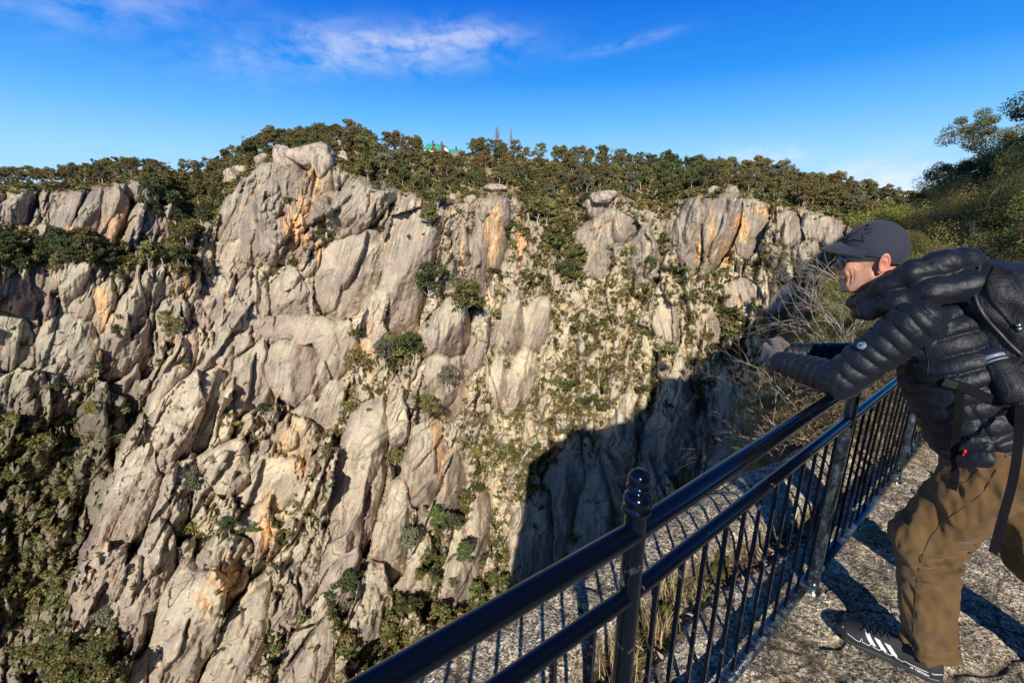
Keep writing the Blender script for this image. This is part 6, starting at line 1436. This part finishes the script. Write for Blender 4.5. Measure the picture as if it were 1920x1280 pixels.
def band(pts, w, name, parent, mat=M_web, nrm=None, th=.0015):
    pts = np.array(pts, float); t = np.linspace(0, len(pts) - 1, 6 * len(pts)); sp = np.stack([smooth_interp(t, np.arange(len(pts)), pts[:, i]) for i in range(3)], -1)
    tg = np.gradient(sp, axis=0); tg /= np.linalg.norm(tg, axis=1)[:, None]; view = EYE - sp; view /= np.linalg.norm(view, axis=1)[:, None]; nn = np.array(nrm, float) if nrm is not None else tnz(-1, -.1, .1)
    sdv = np.cross(tg, nn); sdv /= np.linalg.norm(sdv, axis=1)[:, None]; nv = np.cross(sdv, tg); vs = []
    for s1, s2 in ((1, 1), (1, -1), (-1, -1), (-1, 1)): vs.append(sp + sdv * w * .5 * s1 + nv * th * s2)
    v = np.stack(vs, 1).reshape(-1, 3); n_ = len(sp); qq = [[4 * i + j, 4 * i + (j + 1) % 4, 4 * i + 4 + (j + 1) % 4, 4 * i + 4 + j] for i in range(n_ - 1) for j in range(4)] + [[0, 1, 2, 3], [4 * n_ - 4, 4 * n_ - 3, 4 * n_ - 2, 4 * n_ - 1]]
    m_ = MB(); m_.add(v, qq); return link(name, m_.mesh(name, mat, False), parent)
def sp_(f, u, v, off=.004, fall=None):
    p, n_ = trace(f, u, v); return p + n_ * off if p is not None else at_depth(u, v, fall or 1.45)
def f_all(P): return np.minimum(f_jacket(P), np.minimum(f_pants(P), f_pack(P)))
band([sp_(f_all, u, v, .004) for u, v in ((1700, 692), (1730, 705), (1765, 715), (1800, 722), (1840, 740), (1890, 762))], .026, 'hip_strap', pk)
band([sp_(f_all, 1800, 726), sp_(f_all, 1797, 780, .010), sp_(f_all, 1793, 840, .012), at_depth(1790, 885, 1.33), at_depth(1785, 917, 1.34)], .021, 'loose_strap', pk)
band([sp_(f_all, 1915, 760, .01), at_depth(1908, 840, 1.24), at_depth(1898, 905, 1.24), at_depth(1880, 970, 1.25), at_depth(1862, 1036, 1.26)], .019, 'loose_strap', pk)
bk_ = MB(); p = sp_(f_all, 1782, 718, .008); bk_.box(p, (.016, .006, .011), np.array(frame(tnz(.3, 1, -.2)))); bk_.box(p + np.array([0, 0, .0]), (.009, .008, .006), np.array(frame(tnz(.3, 1, -.2)))); link('buckle', bk_.mesh('buckle', M_plast, False), pk)
bk_ = MB(); p = sp_(f_all, 1908, 612, .008); [bk_.lathe(p + np.array([.010 * i, .004 * i, -.012 * i]), [(.001, 0), (.006, .001), (.007, .006), (.003, .010)], 12) for i in range(2)]; link('zip_pull', bk_.mesh('zip_pull', mat_new('bright metal', .2, (.7, .7, .72), 1.0)[0]), pk)
# bottle in the side pocket
M_bot = mat_new('dark blue glossy bottle', .12, (.012, .02, .05), spec=.8)[0]; M_ring = mat_new('pale grey bottle ring', .35, (.22, .24, .28))[0]
p, n_ = trace(f_pack, 1872, 678); p = p - n_ * .0
ax_ = -ub * .75 + tnz(-.35, .35, -.2); ax_ /= np.linalg.norm(ax_); b0 = at_depth(1847, 657, 1.17) 
b0 = p - ax_ * .045 + n_ * .010
bt_ = MB(); bt_.lathe(b0, [(0, 0), (.010, .001), (.012, .007), (.020, .009), (.026, .015), (.028, .026), (.029, .095), (.026, .10), (0, .101)], 36, ax_); bo = link('water_bottle', bt_.mesh('water_bottle', M_bot), None, 'dark blue bottle with pale rings in the side pocket of the backpack', 'bottle')
for z0_, h_, nm in ((.030, .010, 'ring'), (.046, .004, 'ring')):
    m_ = MB(); m_.lathe(b0 + ax_ * z0_, [(.028, 0), (.0302, .0005), (.0302, h_), (.028, h_ + .0005)], 36, ax_); link(nm, m_.mesh(nm, M_ring), bo)
pm_ = MB(); pm_.lathe(b0, [(.0300, .054), (.0335, .056), (.0350, .062), (.038, .09), (.042, .14), (.040, .17), (.0, .175)], 30, ax_); link('side_pocket', pm_.mesh('side_pocket', M_pack), pk)
print('person', round(time.time() - T0, 1))
